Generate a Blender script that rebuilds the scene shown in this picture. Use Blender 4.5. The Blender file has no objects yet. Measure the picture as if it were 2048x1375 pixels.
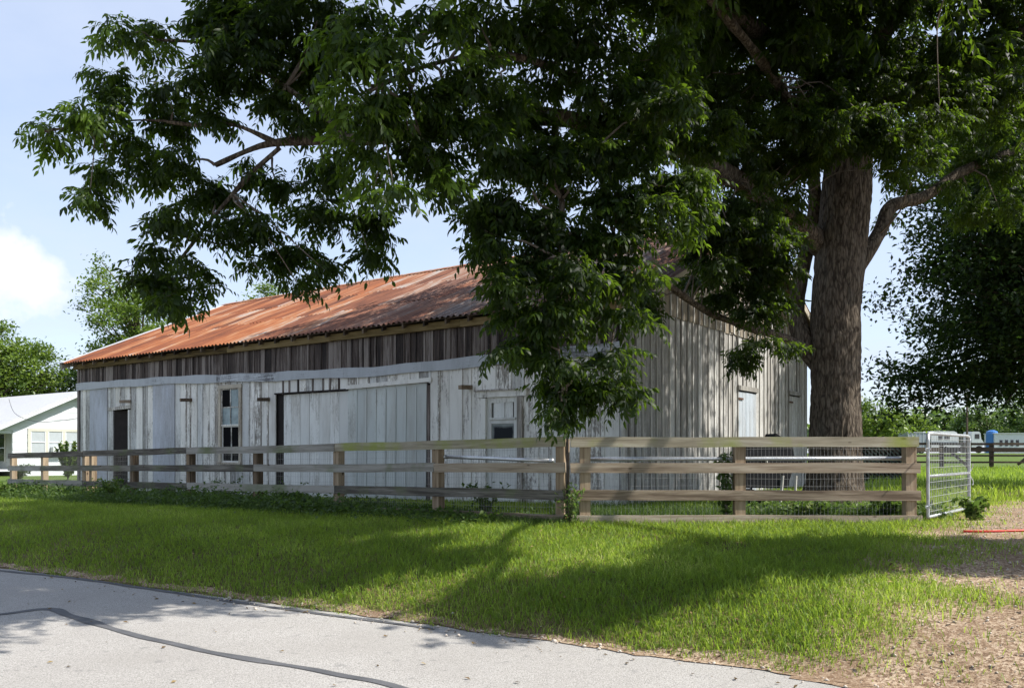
import bpy, bmesh, math, random
import numpy as np
from mathutils import Vector, Matrix, noise as mnoise

random.seed(7)
rng = np.random.default_rng(11)
scene = bpy.context.scene
COL = scene.collection
R = math.radians

# ------------------------------------------------------------------ camera
F = 1700.0          # focal length in photo pixels (photo is 2048 wide)
HV = 905.0          # row of the horizon in the photo
EYE = 1.6
cam_d = bpy.data.cameras.new("camera")
cam = bpy.data.objects.new("camera", cam_d)
COL.objects.link(cam)
cam.location = (0, 0, EYE)
cam.rotation_euler = (R(90), 0, 0)
cam_d.sensor_width = 36
cam_d.sensor_fit = 'HORIZONTAL'
cam_d.lens = 36 * F / 2048
cam_d.shift_y = (HV - 687.5) / 2048
cam_d.clip_end = 5000
scene.camera = cam

# ------------------------------------------------------------------ light
SUN_H = Vector((1.0, -0.26)).normalized()
SUN_E = R(50)
sd = Vector((SUN_H.x * math.cos(SUN_E), SUN_H.y * math.cos(SUN_E), math.sin(SUN_E)))
sun_l = bpy.data.lights.new("sun", 'SUN')
sun_l.energy = 5.0
sun_l.angle = R(0.55)
sun_l.color = (1.0, 0.955, 0.88)
sun = bpy.data.objects.new("sun", sun_l)
COL.objects.link(sun)
sun.rotation_euler = sd.to_track_quat('Z', 'Y').to_euler()

world = bpy.data.worlds.new("World")
scene.world = world
world.use_nodes = True
wn = world.node_tree
wn.nodes.clear()
w_out = wn.nodes.new('ShaderNodeOutputWorld')
w_bg = wn.nodes.new('ShaderNodeBackground')
w_sky = wn.nodes.new('ShaderNodeTexSky')
w_sky.sky_type = 'NISHITA'
w_sky.sun_disc = False
w_sky.sun_elevation = SUN_E
w_sky.sun_rotation = math.atan2(SUN_H.x, SUN_H.y)
w_sky.air_density = 1.0
w_sky.dust_density = 0.7
w_sky.ozone_density = 1.2
w_bg.inputs['Strength'].default_value = 0.145
# thin summer cloud over the whole sky, by direction
w_tc = wn.nodes.new('ShaderNodeTexCoord')
w_sep = wn.nodes.new('ShaderNodeSeparateXYZ')
wn.links.new(w_tc.outputs['Generated'], w_sep.inputs[0])
def wmath(op, a, b=None, clamp=False):
    n = wn.nodes.new('ShaderNodeMath'); n.operation = op; n.use_clamp = clamp
    for i, x in enumerate((a, b)):
        if x is None: continue
        if isinstance(x, (int, float)): n.inputs[i].default_value = x
        else: wn.links.new(x, n.inputs[i])
    return n.outputs[0]
zc = wmath('MAXIMUM', w_sep.outputs['Z'], 0.0)
den = wmath('ADD', zc, 0.16)
w_comb = wn.nodes.new('ShaderNodeCombineXYZ')
wn.links.new(wmath('DIVIDE', w_sep.outputs['X'], den), w_comb.inputs[0])
wn.links.new(wmath('DIVIDE', w_sep.outputs['Y'], den), w_comb.inputs[1])
w_n1 = wn.nodes.new('ShaderNodeTexNoise')
w_n1.inputs['Scale'].default_value = 0.9; w_n1.inputs['Detail'].default_value = 9; w_n1.inputs['Roughness'].default_value = 0.6
wn.links.new(w_comb.outputs[0], w_n1.inputs['Vector'])
cl = wmath('MULTIPLY', wmath('SUBTRACT', w_n1.outputs['Fac'], 0.22), 2.2, clamp=True)
cl = wmath('ADD', wmath('MULTIPLY', cl, 0.5), 0.34)
# one cumulus low on the left
w_n2 = wn.nodes.new('ShaderNodeTexNoise')
w_n2.inputs['Scale'].default_value = 17; w_n2.inputs['Detail'].default_value = 7; w_n2.inputs['Roughness'].default_value = 0.55
wn.links.new(w_tc.outputs['Generated'], w_n2.inputs['Vector'])
cdir = Vector(((40 - 1024) / F, 1, (HV - 537) / F)).normalized()
w_map = wn.nodes.new('ShaderNodeVectorMath'); w_map.operation = 'SUBTRACT'
wn.links.new(w_tc.outputs['Generated'], w_map.inputs[0]); w_map.inputs[1].default_value = cdir
w_scl = wn.nodes.new('ShaderNodeVectorMath'); w_scl.operation = 'MULTIPLY'
wn.links.new(w_map.outputs[0], w_scl.inputs[0]); w_scl.inputs[1].default_value = (13.0, 13.0, 25.0)
w_len = wn.nodes.new('ShaderNodeVectorMath'); w_len.operation = 'LENGTH'
wn.links.new(w_scl.outputs[0], w_len.inputs[0])
cu = wmath('SUBTRACT', 1.0, w_len.outputs['Value'])
cu = wmath('ADD', cu, wmath('MULTIPLY', wmath('SUBTRACT', w_n2.outputs['Fac'], 0.5), 3.4))
cu = wmath('MULTIPLY', cu, 1.7, clamp=True)
w_mix = wn.nodes.new('ShaderNodeMixRGB')
wn.links.new(cl, w_mix.inputs[0])
wn.links.new(w_sky.outputs[0], w_mix.inputs[1])
w_mix.inputs[2].default_value = (3.35, 3.75, 4.65, 1)
w_mix2 = wn.nodes.new('ShaderNodeMixRGB')
wn.links.new(wmath('MULTIPLY', cu, 0.8), w_mix2.inputs[0])
wn.links.new(w_mix.outputs[0], w_mix2.inputs[1]); w_mix2.inputs[2].default_value = (4.7, 4.85, 5.2, 1)
wn.links.new(w_mix2.outputs[0], w_bg.inputs['Color'])
wn.links.new(w_bg.outputs[0], w_out.inputs[0])

vs = scene.view_settings
vs.view_transform = 'Standard'
vs.look = 'None'
vs.exposure = 0.68
vs.gamma = 1.0
vs.use_curve_mapping = False
scene.render.engine = 'CYCLES'
cy = scene.cycles
cy.use_denoising = True
cy.max_bounces = 7
cy.diffuse_bounces = 3
cy.glossy_bounces = 2
cy.transmission_bounces = 3
cy.use_adaptive_sampling = True
cy.adaptive_threshold = 0.02

# ------------------------------------------------------------------ helpers
def px(u, v, d):
    """photo pixel at forward distance d -> world point"""
    return Vector(((u - 1024) / F * d, d, EYE + (HV - v) / F * d))

def sm(a, b, x):
    t = np.clip((x - a) / (b - a), 0, 1)
    return t * t * (3 - 2 * t)

RN = (0.527, 0.850)                     # normal of the road edge
def qof(x, y): return RN[0] * x + RN[1] * y - 6.33
def pof(x, y): return -RN[1] * x + RN[0] * y

def ground_z(x, y):
    x = np.asarray(x, float); y = np.asarray(y, float)
    q = qof(x, y); p = pof(x, y)
    h = 0.62 * (1 - np.exp(-np.maximum(q, 0) / 1.3))
    fac = 1 - 0.38 * sm(5, 26, p)
    bump = 0.012 * np.sin(x * 1.7 + 0.6 * y) * np.sin(y * 1.3 - 0.4 * x) + 0.008 * np.sin(x * 4.1 + 1) * np.sin(y * 3.7)
    z = h * fac + bump * sm(0.1, 1.2, q) - 0.045 * sm(0.0, -0.12, q) + 0.95 * sm(36, 85, y) * sm(4, 16, x)
    return z
def gz(x, y): return float(ground_z(x, y))

def link(o, parent=None):
    COL.objects.link(o)
    if parent is not None: o.parent = parent
    return o

def tag(o, label, cat, group=None, kind=None):
    if label: o["label"] = label
    if cat: o["category"] = cat
    if group: o["group"] = group
    if kind: o["kind"] = kind
    return o

def empty(name, loc, rz=0.0, label=None, cat=None, group=None):
    o = bpy.data.objects.new(name, None)
    o.empty_display_size = 0.2
    o.location = loc; o.rotation_euler = (0, 0, rz)
    link(o)
    return tag(o, label, cat, group)

def np_mesh(name, verts, faces, mat, smooth=False, attrs=None):
    """verts (n,3); faces (m,k) all the same size"""
    verts = np.ascontiguousarray(verts, dtype=np.float32)
    faces = np.ascontiguousarray(faces, dtype=np.int32)
    me = bpy.data.meshes.new(name)
    n, (m, k) = len(verts), faces.shape
    me.vertices.add(n); me.loops.add(m * k); me.polygons.add(m)
    me.vertices.foreach_set('co', verts.ravel())
    me.loops.foreach_set('vertex_index', faces.ravel())
    me.polygons.foreach_set('loop_start', np.arange(0, m * k, k, dtype=np.int32))
    if smooth:
        me.polygons.foreach_set('use_smooth', np.ones(m, dtype=bool))
    if attrs:
        for an, arr in attrs.items():
            a = me.attributes.new(an, 'FLOAT', 'POINT')
            a.data.foreach_set('value', np.ascontiguousarray(arr, dtype=np.float32))
    me.update(calc_edges=True)
    me.materials.append(mat)
    return me

def mesh_obj(name, verts, faces, mat, parent=None, smooth=False, attrs=None, loc=None):
    me = np_mesh(name, verts, faces, mat, smooth, attrs)
    o = bpy.data.objects.new(name, me)
    if loc is not None: o.location = loc
    return link(o, parent)

def py_obj(name, verts, faces, mat, parent=None, loc=None, smooth=False):
    me = bpy.data.meshes.new(name)
    me.from_pydata([tuple(v) for v in verts], [], faces)
    me.update()
    me.materials.append(mat)
    if smooth:
        for p in me.polygons: p.use_smooth = True
    o = bpy.data.objects.new(name, me)
    if loc is not None: o.location = loc
    return link(o, parent)

BOXF = [(0, 3, 2, 1), (4, 5, 6, 7), (0, 1, 5, 4), (1, 2, 6, 5), (2, 3, 7, 6), (3, 0, 4, 7)]
def box(name, mat, c, s, parent=None, rot=None, jit=0.0):
    hx, hy, hz = s[0] / 2, s[1] / 2, s[2] / 2
    vs_ = [(-hx, -hy, -hz), (hx, -hy, -hz), (hx, hy, -hz), (-hx, hy, -hz),
           (-hx, -hy, hz), (hx, -hy, hz), (hx, hy, hz), (-hx, hy, hz)]
    if jit:
        vs_ = [(a + random.uniform(-jit, jit), b + random.uniform(-jit, jit), c_ + random.uniform(-jit, jit)) for a, b, c_ in vs_]
    o = py_obj(name, vs_, BOXF, mat, parent, c)
    if rot is not None: o.rotation_euler = rot
    return o

def plank(name, mat, c, s, parent=None, rot=None, warp=.006, nseg=9):
    """board along x with slightly wandering edges and chipped ends"""
    L, th, h = s; v = []; f = []
    p1, p2, p3 = (random.uniform(0, 50) for _ in range(3))
    for i in range(nseg + 1):
        x_ = -L / 2 + L * i / nseg
        dy_w = warp * 1.6 * mnoise.noise(Vector((x_ * .9, p1, 0))); dz = warp * mnoise.noise(Vector((x_ * .7, p2, 3)))
        e1 = .5 * warp * mnoise.noise(Vector((x_ * 5, p3, 1))); e2 = .5 * warp * mnoise.noise(Vector((x_ * 5, p3, 9)))
        tw_ = .5 * warp * mnoise.noise(Vector((x_ * .8, p2, 7)))
        ch_ = random.uniform(-.006, .006) if i in (0, nseg) else 0
        for yy_, zz_ in ((-th / 2, -h / 2), (th / 2, -h / 2), (th / 2, h / 2), (-th / 2, h / 2)):
            v.append((x_ + ch_ * (1 if zz_ > 0 else -1), yy_ + dy_w + tw_ * (1 if zz_ > 0 else -1), zz_ + dz + (e1 if zz_ > 0 else e2)))
    for i in range(nseg):
        for k in range(4):
            a = 4 * i + k; b_ = 4 * i + (k + 1) % 4
            f.append((a, a + 4, b_ + 4, b_))
    f.append((0, 1, 2, 3)); n4 = 4 * nseg; f.append((n4 + 3, n4 + 2, n4 + 1, n4))
    o = py_obj(name, v, f, mat, parent, c)
    if rot is not None: o.rotation_euler = rot
    return o

class MB:
    """collects boxes and tubes into one mesh"""
    def __init__(self): self.v = []; self.f = []
    def box(self, c, s, M=None):
        hx, hy, hz = s[0] / 2, s[1] / 2, s[2] / 2
        b = len(self.v)
        for p in [(-hx, -hy, -hz), (hx, -hy, -hz), (hx, hy, -hz), (-hx, hy, -hz), (-hx, -hy, hz), (hx, -hy, hz), (hx, hy, hz), (-hx, hy, hz)]:
            p = Vector(p)
            if M is not None: p = M @ p
            self.v.append(tuple(p + Vector(c)))
        self.f += [tuple(b + i for i in q) for q in BOXF]
        return self
    def tube(self, pts, rad, n=8, cap=True):
        pts = [Vector(p) for p in pts]
        if isinstance(rad, (int, float)): rad = [rad] * len(pts)
        b = len(self.v)
        prev = None
        for i, p in enumerate(pts):
            t = (pts[min(i + 1, len(pts) - 1)] - pts[max(i - 1, 0)]).normalized()
            if prev is None:
                a = Vector((0, 0, 1)) if abs(t.z) < 0.9 else Vector((1, 0, 0))
                u_ = t.cross(a).normalized()
            else:
                u_ = (prev - t * prev.dot(t)).normalized()
            prev = u_
            w_ = t.cross(u_)
            for k in range(n):
                an = 2 * math.pi * k / n
                self.v.append(tuple(p + (u_ * math.cos(an) + w_ * math.sin(an)) * rad[i]))
        for i in range(len(pts) - 1):
            for k in range(n):
                a0 = b + i * n + k; a1 = b + i * n + (k + 1) % n
                self.f.append((a0, a1, a1 + n, a0 + n))
        if cap:
            self.f.append(tuple(b + k for k in range(n))[::-1])
            self.f.append(tuple(b + (len(pts) - 1) * n + k for k in range(n)))
        return self
    def poly(self, pts):
        b = len(self.v); self.v += [tuple(p) for p in pts]
        self.f.append(tuple(range(b, b + len(pts)))); return self
    def prism(self, outline, off):
        """outline: list of 3d points, extruded by vector off"""
        n = len(outline); b = len(self.v); off = Vector(off)
        self.v += [tuple(p) for p in outline] + [tuple(Vector(p) + off) for p in outline]
        self.f.append(tuple(b + i for i in range(n))[::-1]); self.f.append(tuple(b + n + i for i in range(n)))
        for i in range(n):
            j = (i + 1) % n
            self.f.append((b + i, b + j, b + n + j, b + n + i))
        return self
    def build(self, name, mat, parent=None, loc=None, smooth=False):
        return py_obj(name, self.v, self.f, mat, parent, loc, smooth)

def smooth_path(pts, rads, step):
    """Catmull-Rom through pts, with radii"""
    P_ = [Vector(p) for p in pts]
    out, ro = [], []
    for i in range(len(P_) - 1):
        p0 = P_[max(i - 1, 0)]; p1 = P_[i]; p2 = P_[i + 1]; p3 = P_[min(i + 2, len(P_) - 1)]
        n = max(2, int((p2 - p1).length / step))
        for k in range(n):
            t = k / n
            out.append(0.5 * ((2 * p1) + (p2 - p0) * t + (2 * p0 - 5 * p1 + 4 * p2 - p3) * t * t + (3 * p1 - p0 - 3 * p2 + p3) * t ** 3))
            ro.append(rads[i] * (1 - t) + rads[i + 1] * t)
    out.append(P_[-1]); ro.append(rads[-1])
    return out, ro

# ------------------------------------------------------------------ materials
class NT:
    def __init__(self, name):
        self.m = bpy.data.materials.new(name); self.m.use_nodes = True
        self.t = self.m.node_tree; self.t.nodes.clear()
        self.out = self.t.nodes.new('ShaderNodeOutputMaterial')
        self.b = self.t.nodes.new('ShaderNodeBsdfPrincipled')
        self.t.links.new(self.b.outputs[0], self.out.inputs[0])
        self.tc = self.t.nodes.new('ShaderNodeTexCoord')
        self.oi = self.t.nodes.new('ShaderNodeObjectInfo')
    def n(self, ty, **kw):
        x = self.t.nodes.new(ty)
        for k, v in kw.items(): setattr(x, k, v)
        return x
    def l(self, a, b): self.t.links.new(a, b)
    def setin(self, sock, val):
        if isinstance(val, bpy.types.NodeSocket): self.l(val, sock)
        else: sock.default_value = val
    def math(self, op, a, b=None, clamp=False):
        x = self.n('ShaderNodeMath', operation=op, use_clamp=clamp)
        self.setin(x.inputs[0], a)
        if b is not None: self.setin(x.inputs[1], b)
        return x.outputs[0]
    def coords(self, scale=(1, 1, 1), rand=True, src='Object'):
        v = self.tc.outputs[src]
        if rand:
            s = self.n('ShaderNodeVectorMath', operation='ADD')
            self.l(v, s.inputs[0])
            c = self.n('ShaderNodeCombineXYZ')
            r = self.math('MULTIPLY', self.oi.outputs['Random'], 91.7)
            for i in range(3): self.l(r, c.inputs[i])
            self.l(c.outputs[0], s.inputs[1]); v = s.outputs[0]
        mp = self.n('ShaderNodeVectorMath', operation='MULTIPLY')
        self.l(v, mp.inputs[0]); mp.inputs[1].default_value = scale
        return mp.outputs[0]
    def noise(self, vec, scale, detail=4, rough=0.55, dist=0.0):
        x = self.n('ShaderNodeTexNoise')
        x.inputs['Scale'].default_value = scale; x.inputs['Detail'].default_value = detail
        x.inputs['Roughness'].default_value = rough; x.inputs['Distortion'].default_value = dist
        self.l(vec, x.inputs['Vector'])
        return x.outputs['Fac']
    def ramp(self, fac, stops, interp='LINEAR'):
        x = self.n('ShaderNodeValToRGB'); x.color_ramp.interpolation = interp
        e = x.color_ramp.elements
        while len(e) < len(stops): e.new(0.5)
        for i, (p, c) in enumerate(stops):
            e[i].position = p; e[i].color = (c[0], c[1], c[2], 1) if not isinstance(c, (int, float)) else (c, c, c, 1)
        self.setin(x.inputs[0], fac)
        return x.outputs[0]
    def mix(self, fac, a, b, mode='MIX'):
        x = self.n('ShaderNodeMixRGB', blend_type=mode)
        self.setin(x.inputs[0], fac)
        for s, v in ((x.inputs[1], a), (x.inputs[2], b)):
            if isinstance(v, tuple): s.default_value = (v[0], v[1], v[2], 1)
            else: self.l(v, s)
        return x.outputs[0]
    def bump(self, h, strength, dist):
        x = self.n('ShaderNodeBump'); x.inputs['Strength'].default_value = strength; x.inputs['Distance'].default_value = dist
        self.l(h, x.inputs['Height']); self.l(x.outputs[0], self.b.inputs['Normal'])
    def done(self, color, rough=0.8, spec=0.3, metal=0.0):
        self.setin(self.b.inputs['Base Color'], color if not isinstance(color, tuple) else (*color, 1))
        self.setin(self.b.inputs['Roughness'], rough)
        self.b.inputs['Specular IOR Level'].default_value = spec
        self.setin(self.b.inputs['Metallic'], metal)
        return self.m

def wood_mat(name, stops, axis, scale=1.0, rough=0.85, tint=None, moss=None, var=0.35, knots=False, bump=0.4):
    """grain along axis (0,1,2)"""
    t = NT(name)
    s = [16 * scale] * 3; s[axis] = 0.9 * scale
    g = t.noise(t.coords(tuple(s)), 1.6, 6, 0.65, 0.5)
    s2 = [60 * scale] * 3; s2[axis] = 2.0 * scale
    g2 = t.noise(t.coords(tuple(s2)), 2.0, 3, 0.6)
    f = t.math('ADD', t.math('MULTIPLY', g, 0.72), t.math('MULTIPLY', g2, 0.28))
    f = t.math('ADD', f, t.math('MULTIPLY', t.math('SUBTRACT', t.oi.outputs['Random'], 0.5), var))
    lo, hi = stops[0][0], stops[-1][0]
    stops = [(0.33 + 0.34 * (p - lo) / (hi - lo), c_) for p, c_ in stops]
    c = t.ramp(f, stops)
    if knots:
        s3 = [1.0] * 3; s3[axis] = 0.45
        vo = t.n('ShaderNodeTexVoronoi'); vo.inputs['Scale'].default_value = 4.5
        t.l(t.coords(tuple(s3)), vo.inputs['Vector'])
        kf = t.ramp(vo.outputs['Distance'], [(0.0, 1.0), (0.055, 0.9), (0.10, 0.0)])
        c = t.mix(kf, c, (0.05, 0.033, 0.022))
    if moss:
        mf = t.noise(t.coords((1, 1, 1)), 1.3, 5, 0.6)
        mf = t.ramp(mf, [(moss[1], 0.0), (moss[1] + 0.18, 1.0)])
        c = t.mix(t.math('MULTIPLY', mf, 0.75), c, moss[0])
    t.bump(f, bump, 0.01)
    return t.done(c, rough, 0.2)

def paint_mat(name, paint, wood, thr, soft, axis=2, dirt=(0.30, 0.27, 0.22), blotch=0.5):
    """old paint worn off to the wood in vertical streaks"""
    t = NT(name)
    s = [22.0] * 3; s[axis] = 1.6
    g = t.noise(t.coords(tuple(s)), 1.2, 7, 0.68, 0.4)
    b = t.noise(t.coords((1.1, 1.1, 0.55)), 1.3, 5, 0.6)
    chips = t.noise(t.coords((1, 1, 0.45)), 34, 3, 0.6)
    f = t.math('ADD', t.math('MULTIPLY', g, 0.55), t.math('ADD', t.math('MULTIPLY', b, blotch), t.math('MULTIPLY', chips, 0.28)))
    f = t.math('ADD', f, t.math('MULTIPLY', t.math('SUBTRACT', t.oi.outputs['Random'], 0.5), 0.22))
    worn = t.ramp(f, [(thr, 0.0), (thr + soft, 1.0)])
    s2 = [40.0] * 3; s2[axis] = 1.4
    wg = t.noise(t.coords(tuple(s2)), 1.5, 4, 0.6)
    wc = t.ramp(wg, [(0.36, tuple(x * 0.42 for x in wood)), (0.62, wood)])
    stain = t.noise(t.coords((2.2, 2.2, 0.5)), 1.0, 5, 0.65)
    pc = t.mix(t.ramp(stain, [(0.46, 0.0), (0.72, 0.5)]), paint, dirt)
    val = t.math('ADD', 0.84, t.math('MULTIPLY', t.oi.outputs['Random'], 0.24))
    c = t.mix(worn, pc, wc)
    hsv = t.n('ShaderNodeHueSaturation'); t.l(c, hsv.inputs['Color']); t.l(val, hsv.inputs['Value'])
    t.bump(f, 0.35, 0.006)
    return t.done(hsv.outputs[0], 0.75, 0.25)

def plain(name, color, rough=0.6, spec=0.3, metal=0.0, var=0.0, nscale=6.0, bump=0.0):
    t = NT(name)
    nn = t.noise(t.coords((1, 1, 1)), nscale, 5, 0.6)
    c = t.mix(t.ramp(nn, [(0.3, 0.0), (0.75, 1.0)]), tuple(x * (1 - var) for x in color), tuple(min(1, x * (1 + var)) for x in color))
    if bump: t.bump(nn, bump, 0.01)
    return t.done(c, rough, spec, metal)

def leaf_mat(name, dark, mid, bright_tone, trans, tfac=0.38, rough=0.42, spec=0.45):
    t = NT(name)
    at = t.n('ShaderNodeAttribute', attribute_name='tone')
    c = t.ramp(at.outputs['Fac'], [(0.0, dark), (0.6, mid), (1.0, bright_tone)])
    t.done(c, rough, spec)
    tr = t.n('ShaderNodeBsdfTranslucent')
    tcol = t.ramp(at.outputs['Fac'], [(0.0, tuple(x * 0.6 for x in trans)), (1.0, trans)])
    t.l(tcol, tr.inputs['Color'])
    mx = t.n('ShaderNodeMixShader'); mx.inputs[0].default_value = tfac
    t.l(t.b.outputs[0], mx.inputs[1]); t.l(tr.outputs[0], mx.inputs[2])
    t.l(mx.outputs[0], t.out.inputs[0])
    return t.m

M = {}
M['white_paint'] = paint_mat('white_paint', (0.84, 0.83, 0.78), (0.35, 0.32, 0.28), 0.66, 0.10)
M['bare_white'] = paint_mat('bare_white', (0.70, 0.71, 0.69), (0.33, 0.32, 0.30), 0.58, 0.2)
M['door_paint'] = paint_mat('door_paint', (0.72, 0.73, 0.70), (0.34, 0.32, 0.28), 0.74, 0.2)
M['door_paint_grey'] = paint_mat('door_paint_grey', (0.55, 0.585, 0.565), (0.30, 0.29, 0.26), 0.78, 0.2)
M['cream_paint'] = paint_mat('cream_paint', (0.52, 0.47, 0.38), (0.28, 0.23, 0.18), 0.66, 0.2)
M['blue_trim'] = paint_mat('blue_trim', (0.48, 0.51, 0.54), (0.16, 0.16, 0.17), 0.66, 0.15, axis=0, dirt=(0.25, 0.26, 0.28))
M['panel_blue'] = paint_mat('panel_blue', (0.52, 0.55, 0.61), (0.33, 0.34, 0.36), 0.56, 0.35)
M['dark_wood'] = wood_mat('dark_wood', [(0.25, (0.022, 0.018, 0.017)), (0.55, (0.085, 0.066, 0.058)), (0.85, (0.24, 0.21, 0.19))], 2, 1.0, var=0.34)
M['gable_wood'] = paint_mat('gable_wood', (0.66, 0.655, 0.63), (0.36, 0.345, 0.32), 0.47, 0.25, dirt=(0.30, 0.275, 0.225))
M['gable_upper'] = paint_mat('gable_upper', (0.42, 0.38, 0.31), (0.27, 0.22, 0.16), 0.40, 0.4, dirt=(0.25, 0.2, 0.13))
M['gable_batten'] = wood_mat('gable_batten', [(0.25, (0.17, 0.16, 0.145)), (0.6, (0.37, 0.355, 0.325)), (0.9, (0.58, 0.57, 0.54))], 2)
M['blue_door'] = paint_mat('blue_door', (0.42, 0.47, 0.52), (0.25, 0.26, 0.28), 0.66, 0.25)
M['beam'] = wood_mat('beam', [(0.25, (0.045, 0.030, 0.013)), (0.55, (0.125, 0.088, 0.034)), (0.9, (0.23, 0.17, 0.08))], 0, 0.8)
M['rafter'] = wood_mat('rafter', [(0.25, (0.03, 0.022, 0.016)), (0.6, (0.09, 0.065, 0.045)), (0.9, (0.18, 0.14, 0.10))], 1)
M['block_wood'] = wood_mat('block_wood', [(0.25, (0.06, 0.045, 0.035)), (0.6, (0.17, 0.12, 0.08)), (0.9, (0.30, 0.24, 0.18))], 0)
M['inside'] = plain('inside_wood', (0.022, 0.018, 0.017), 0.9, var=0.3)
M['rail_tan'] = wood_mat('rail_tan', [(0.22, (0.12, 0.088, 0.062)), (0.5, (0.29, 0.23, 0.168)), (0.85, (0.44, 0.375, 0.295))], 0, 0.55, knots=True, var=0.3)
M['rail_moss'] = wood_mat('rail_moss', [(0.22, (0.12, 0.095, 0.065)), (0.5, (0.28, 0.245, 0.18)), (0.85, (0.42, 0.385, 0.305))], 0, 0.55, knots=True, moss=((0.25, 0.30, 0.045), 0.47), var=0.25)
M['rail_grey'] = wood_mat('rail_grey', [(0.22, (0.07, 0.062, 0.052)), (0.5, (0.19, 0.175, 0.15)), (0.85, (0.33, 0.315, 0.285))], 0, 0.55, knots=True, moss=((0.12, 0.15, 0.06), 0.52), var=0.3)
M['post'] = wood_mat('post', [(0.22, (0.10, 0.07, 0.046)), (0.5, (0.24, 0.175, 0.115)), (0.85, (0.38, 0.30, 0.21))], 2, 0.6, knots=True, var=0.3)
M['pen_wood'] = wood_mat('pen_wood', [(0.25, (0.018, 0.013, 0.010)), (0.6, (0.055, 0.040, 0.030)), (0.9, (0.12, 0.09, 0.07))], 0)
M['galv'] = plain('galvanised', (0.62, 0.64, 0.66), 0.38, 0.5, 0.75, var=0.15, nscale=18)
M['wire'] = plain('wire', (0.34, 0.34, 0.34), 0.5, 0.5, 0.6, var=0.2, nscale=30)
M['gate_white'] = plain('gate_paint', (0.44, 0.46, 0.47), 0.45, 0.5, 0.4, var=0.28, nscale=9)
M['tpost'] = plain('tpost_paint', (0.035, 0.03, 0.028), 0.7, 0.3, 0.3, var=0.4, nscale=20)
M['tpost_red'] = plain('tpost_red', (0.30, 0.06, 0.04), 0.7, var=0.3)
M['hose'] = plain('red_hose', (0.60, 0.045, 0.025), 0.4, 0.5, var=0.2)
M['black_metal'] = plain('black_metal', (0.014, 0.014, 0.016), 0.6, 0.3, 0.2, var=0.4, nscale=9)
M['pale_metal'] = plain('pale_metal', (0.50, 0.48, 0.43), 0.6, 0.4, 0.2, var=0.2)
M['rubber'] = plain('rubber', (0.02, 0.02, 0.02), 0.9)
M['house_white'] = plain('house_white', (0.60, 0.62, 0.645), 0.6, var=0.05, nscale=3)
M['house_cream'] = plain('house_cream', (0.50, 0.485, 0.42), 0.6, var=0.06)
M['house_roof'] = plain('house_roof', (0.55, 0.55, 0.56), 0.45, 0.4, 0.2, var=0.08)
M['soffit_shade'] = plain('soffit_shade', (0.20, 0.21, 0.22), 0.7, var=0.1)  # soffit colour darkened for the shadow under the eave
M['house_shade'] = plain('porch_shade', (0.36, 0.37, 0.34), 0.7, var=0.1)  # white siding darkened to paint in the porch's shade
M['blind'] = plain('blind', (0.38, 0.41, 0.43), 0.35, 0.5, var=0.06)
M['vehicle_white'] = plain('vehicle_white', (0.58, 0.60, 0.61), 0.35, 0.5, var=0.05)
M['vehicle_grey'] = plain('vehicle_grey', (0.26, 0.29, 0.33), 0.4, 0.5, var=0.1)
M['vehicle_blue'] = plain('vehicle_blue', (0.04, 0.16, 0.42), 0.4, 0.5, var=0.1)
M['dark_glass'] = plain('dark_glass', (0.012, 0.014, 0.018), 0.06, 0.6)
M['shaded_opening'] = plain('shaded_opening', (0.008, 0.008, 0.009), 0.9, 0.05)  # matte black painted for the unlit interior seen through the sash
M['lattice'] = plain('lattice_paint', (0.06, 0.085, 0.075), 0.8, var=0.3)
M['stone'] = plain('pebble', (0.48, 0.42, 0.35), 0.9, var=0.35, nscale=14, bump=0.3)
M['rust_iron'] = plain('rusty_iron', (0.10, 0.05, 0.03), 0.9, var=0.4, nscale=20)
M['straw'] = plain('straw', (0.36, 0.29, 0.16), 0.9, var=0.35)

def make_frosted():
    t = NT('frosted_pane')
    n1 = t.noise(t.coords((1, 1, 1)), 3.5, 5, 0.6)
    c = t.ramp(n1, [(0.3, (0.10, 0.145, 0.16)), (0.7, (0.30, 0.39, 0.41))])
    return t.done(c, 0.28, 0.5)
M['frosted'] = make_frosted()
def make_dusty():
    t = NT('dusty_pane')
    n1 = t.noise(t.coords((1, 1, 1)), 5.0, 5, 0.6)
    sp = t.n('ShaderNodeSeparateXYZ'); t.l(t.tc.outputs['Generated'], sp.inputs[0])
    e = t.math('MULTIPLY', t.math('ABSOLUTE', t.math('SUBTRACT', sp.outputs['X'], 0.5)), 2.0)
    e2 = t.math('MULTIPLY', t.math('ABSOLUTE', t.math('SUBTRACT', sp.outputs['Z'], 0.42)), 1.8)
    e = t.math('ADD', t.math('MAXIMUM', e, e2), t.math('MULTIPLY', t.math('SUBTRACT', n1, 0.5), 0.25))
    c = t.ramp(e, [(0.78, (0.012, 0.016, 0.02)), (1.05, (0.30, 0.33, 0.32))])
    return t.done(c, 0.5, 0.12)
M['dusty'] = make_dusty()

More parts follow.
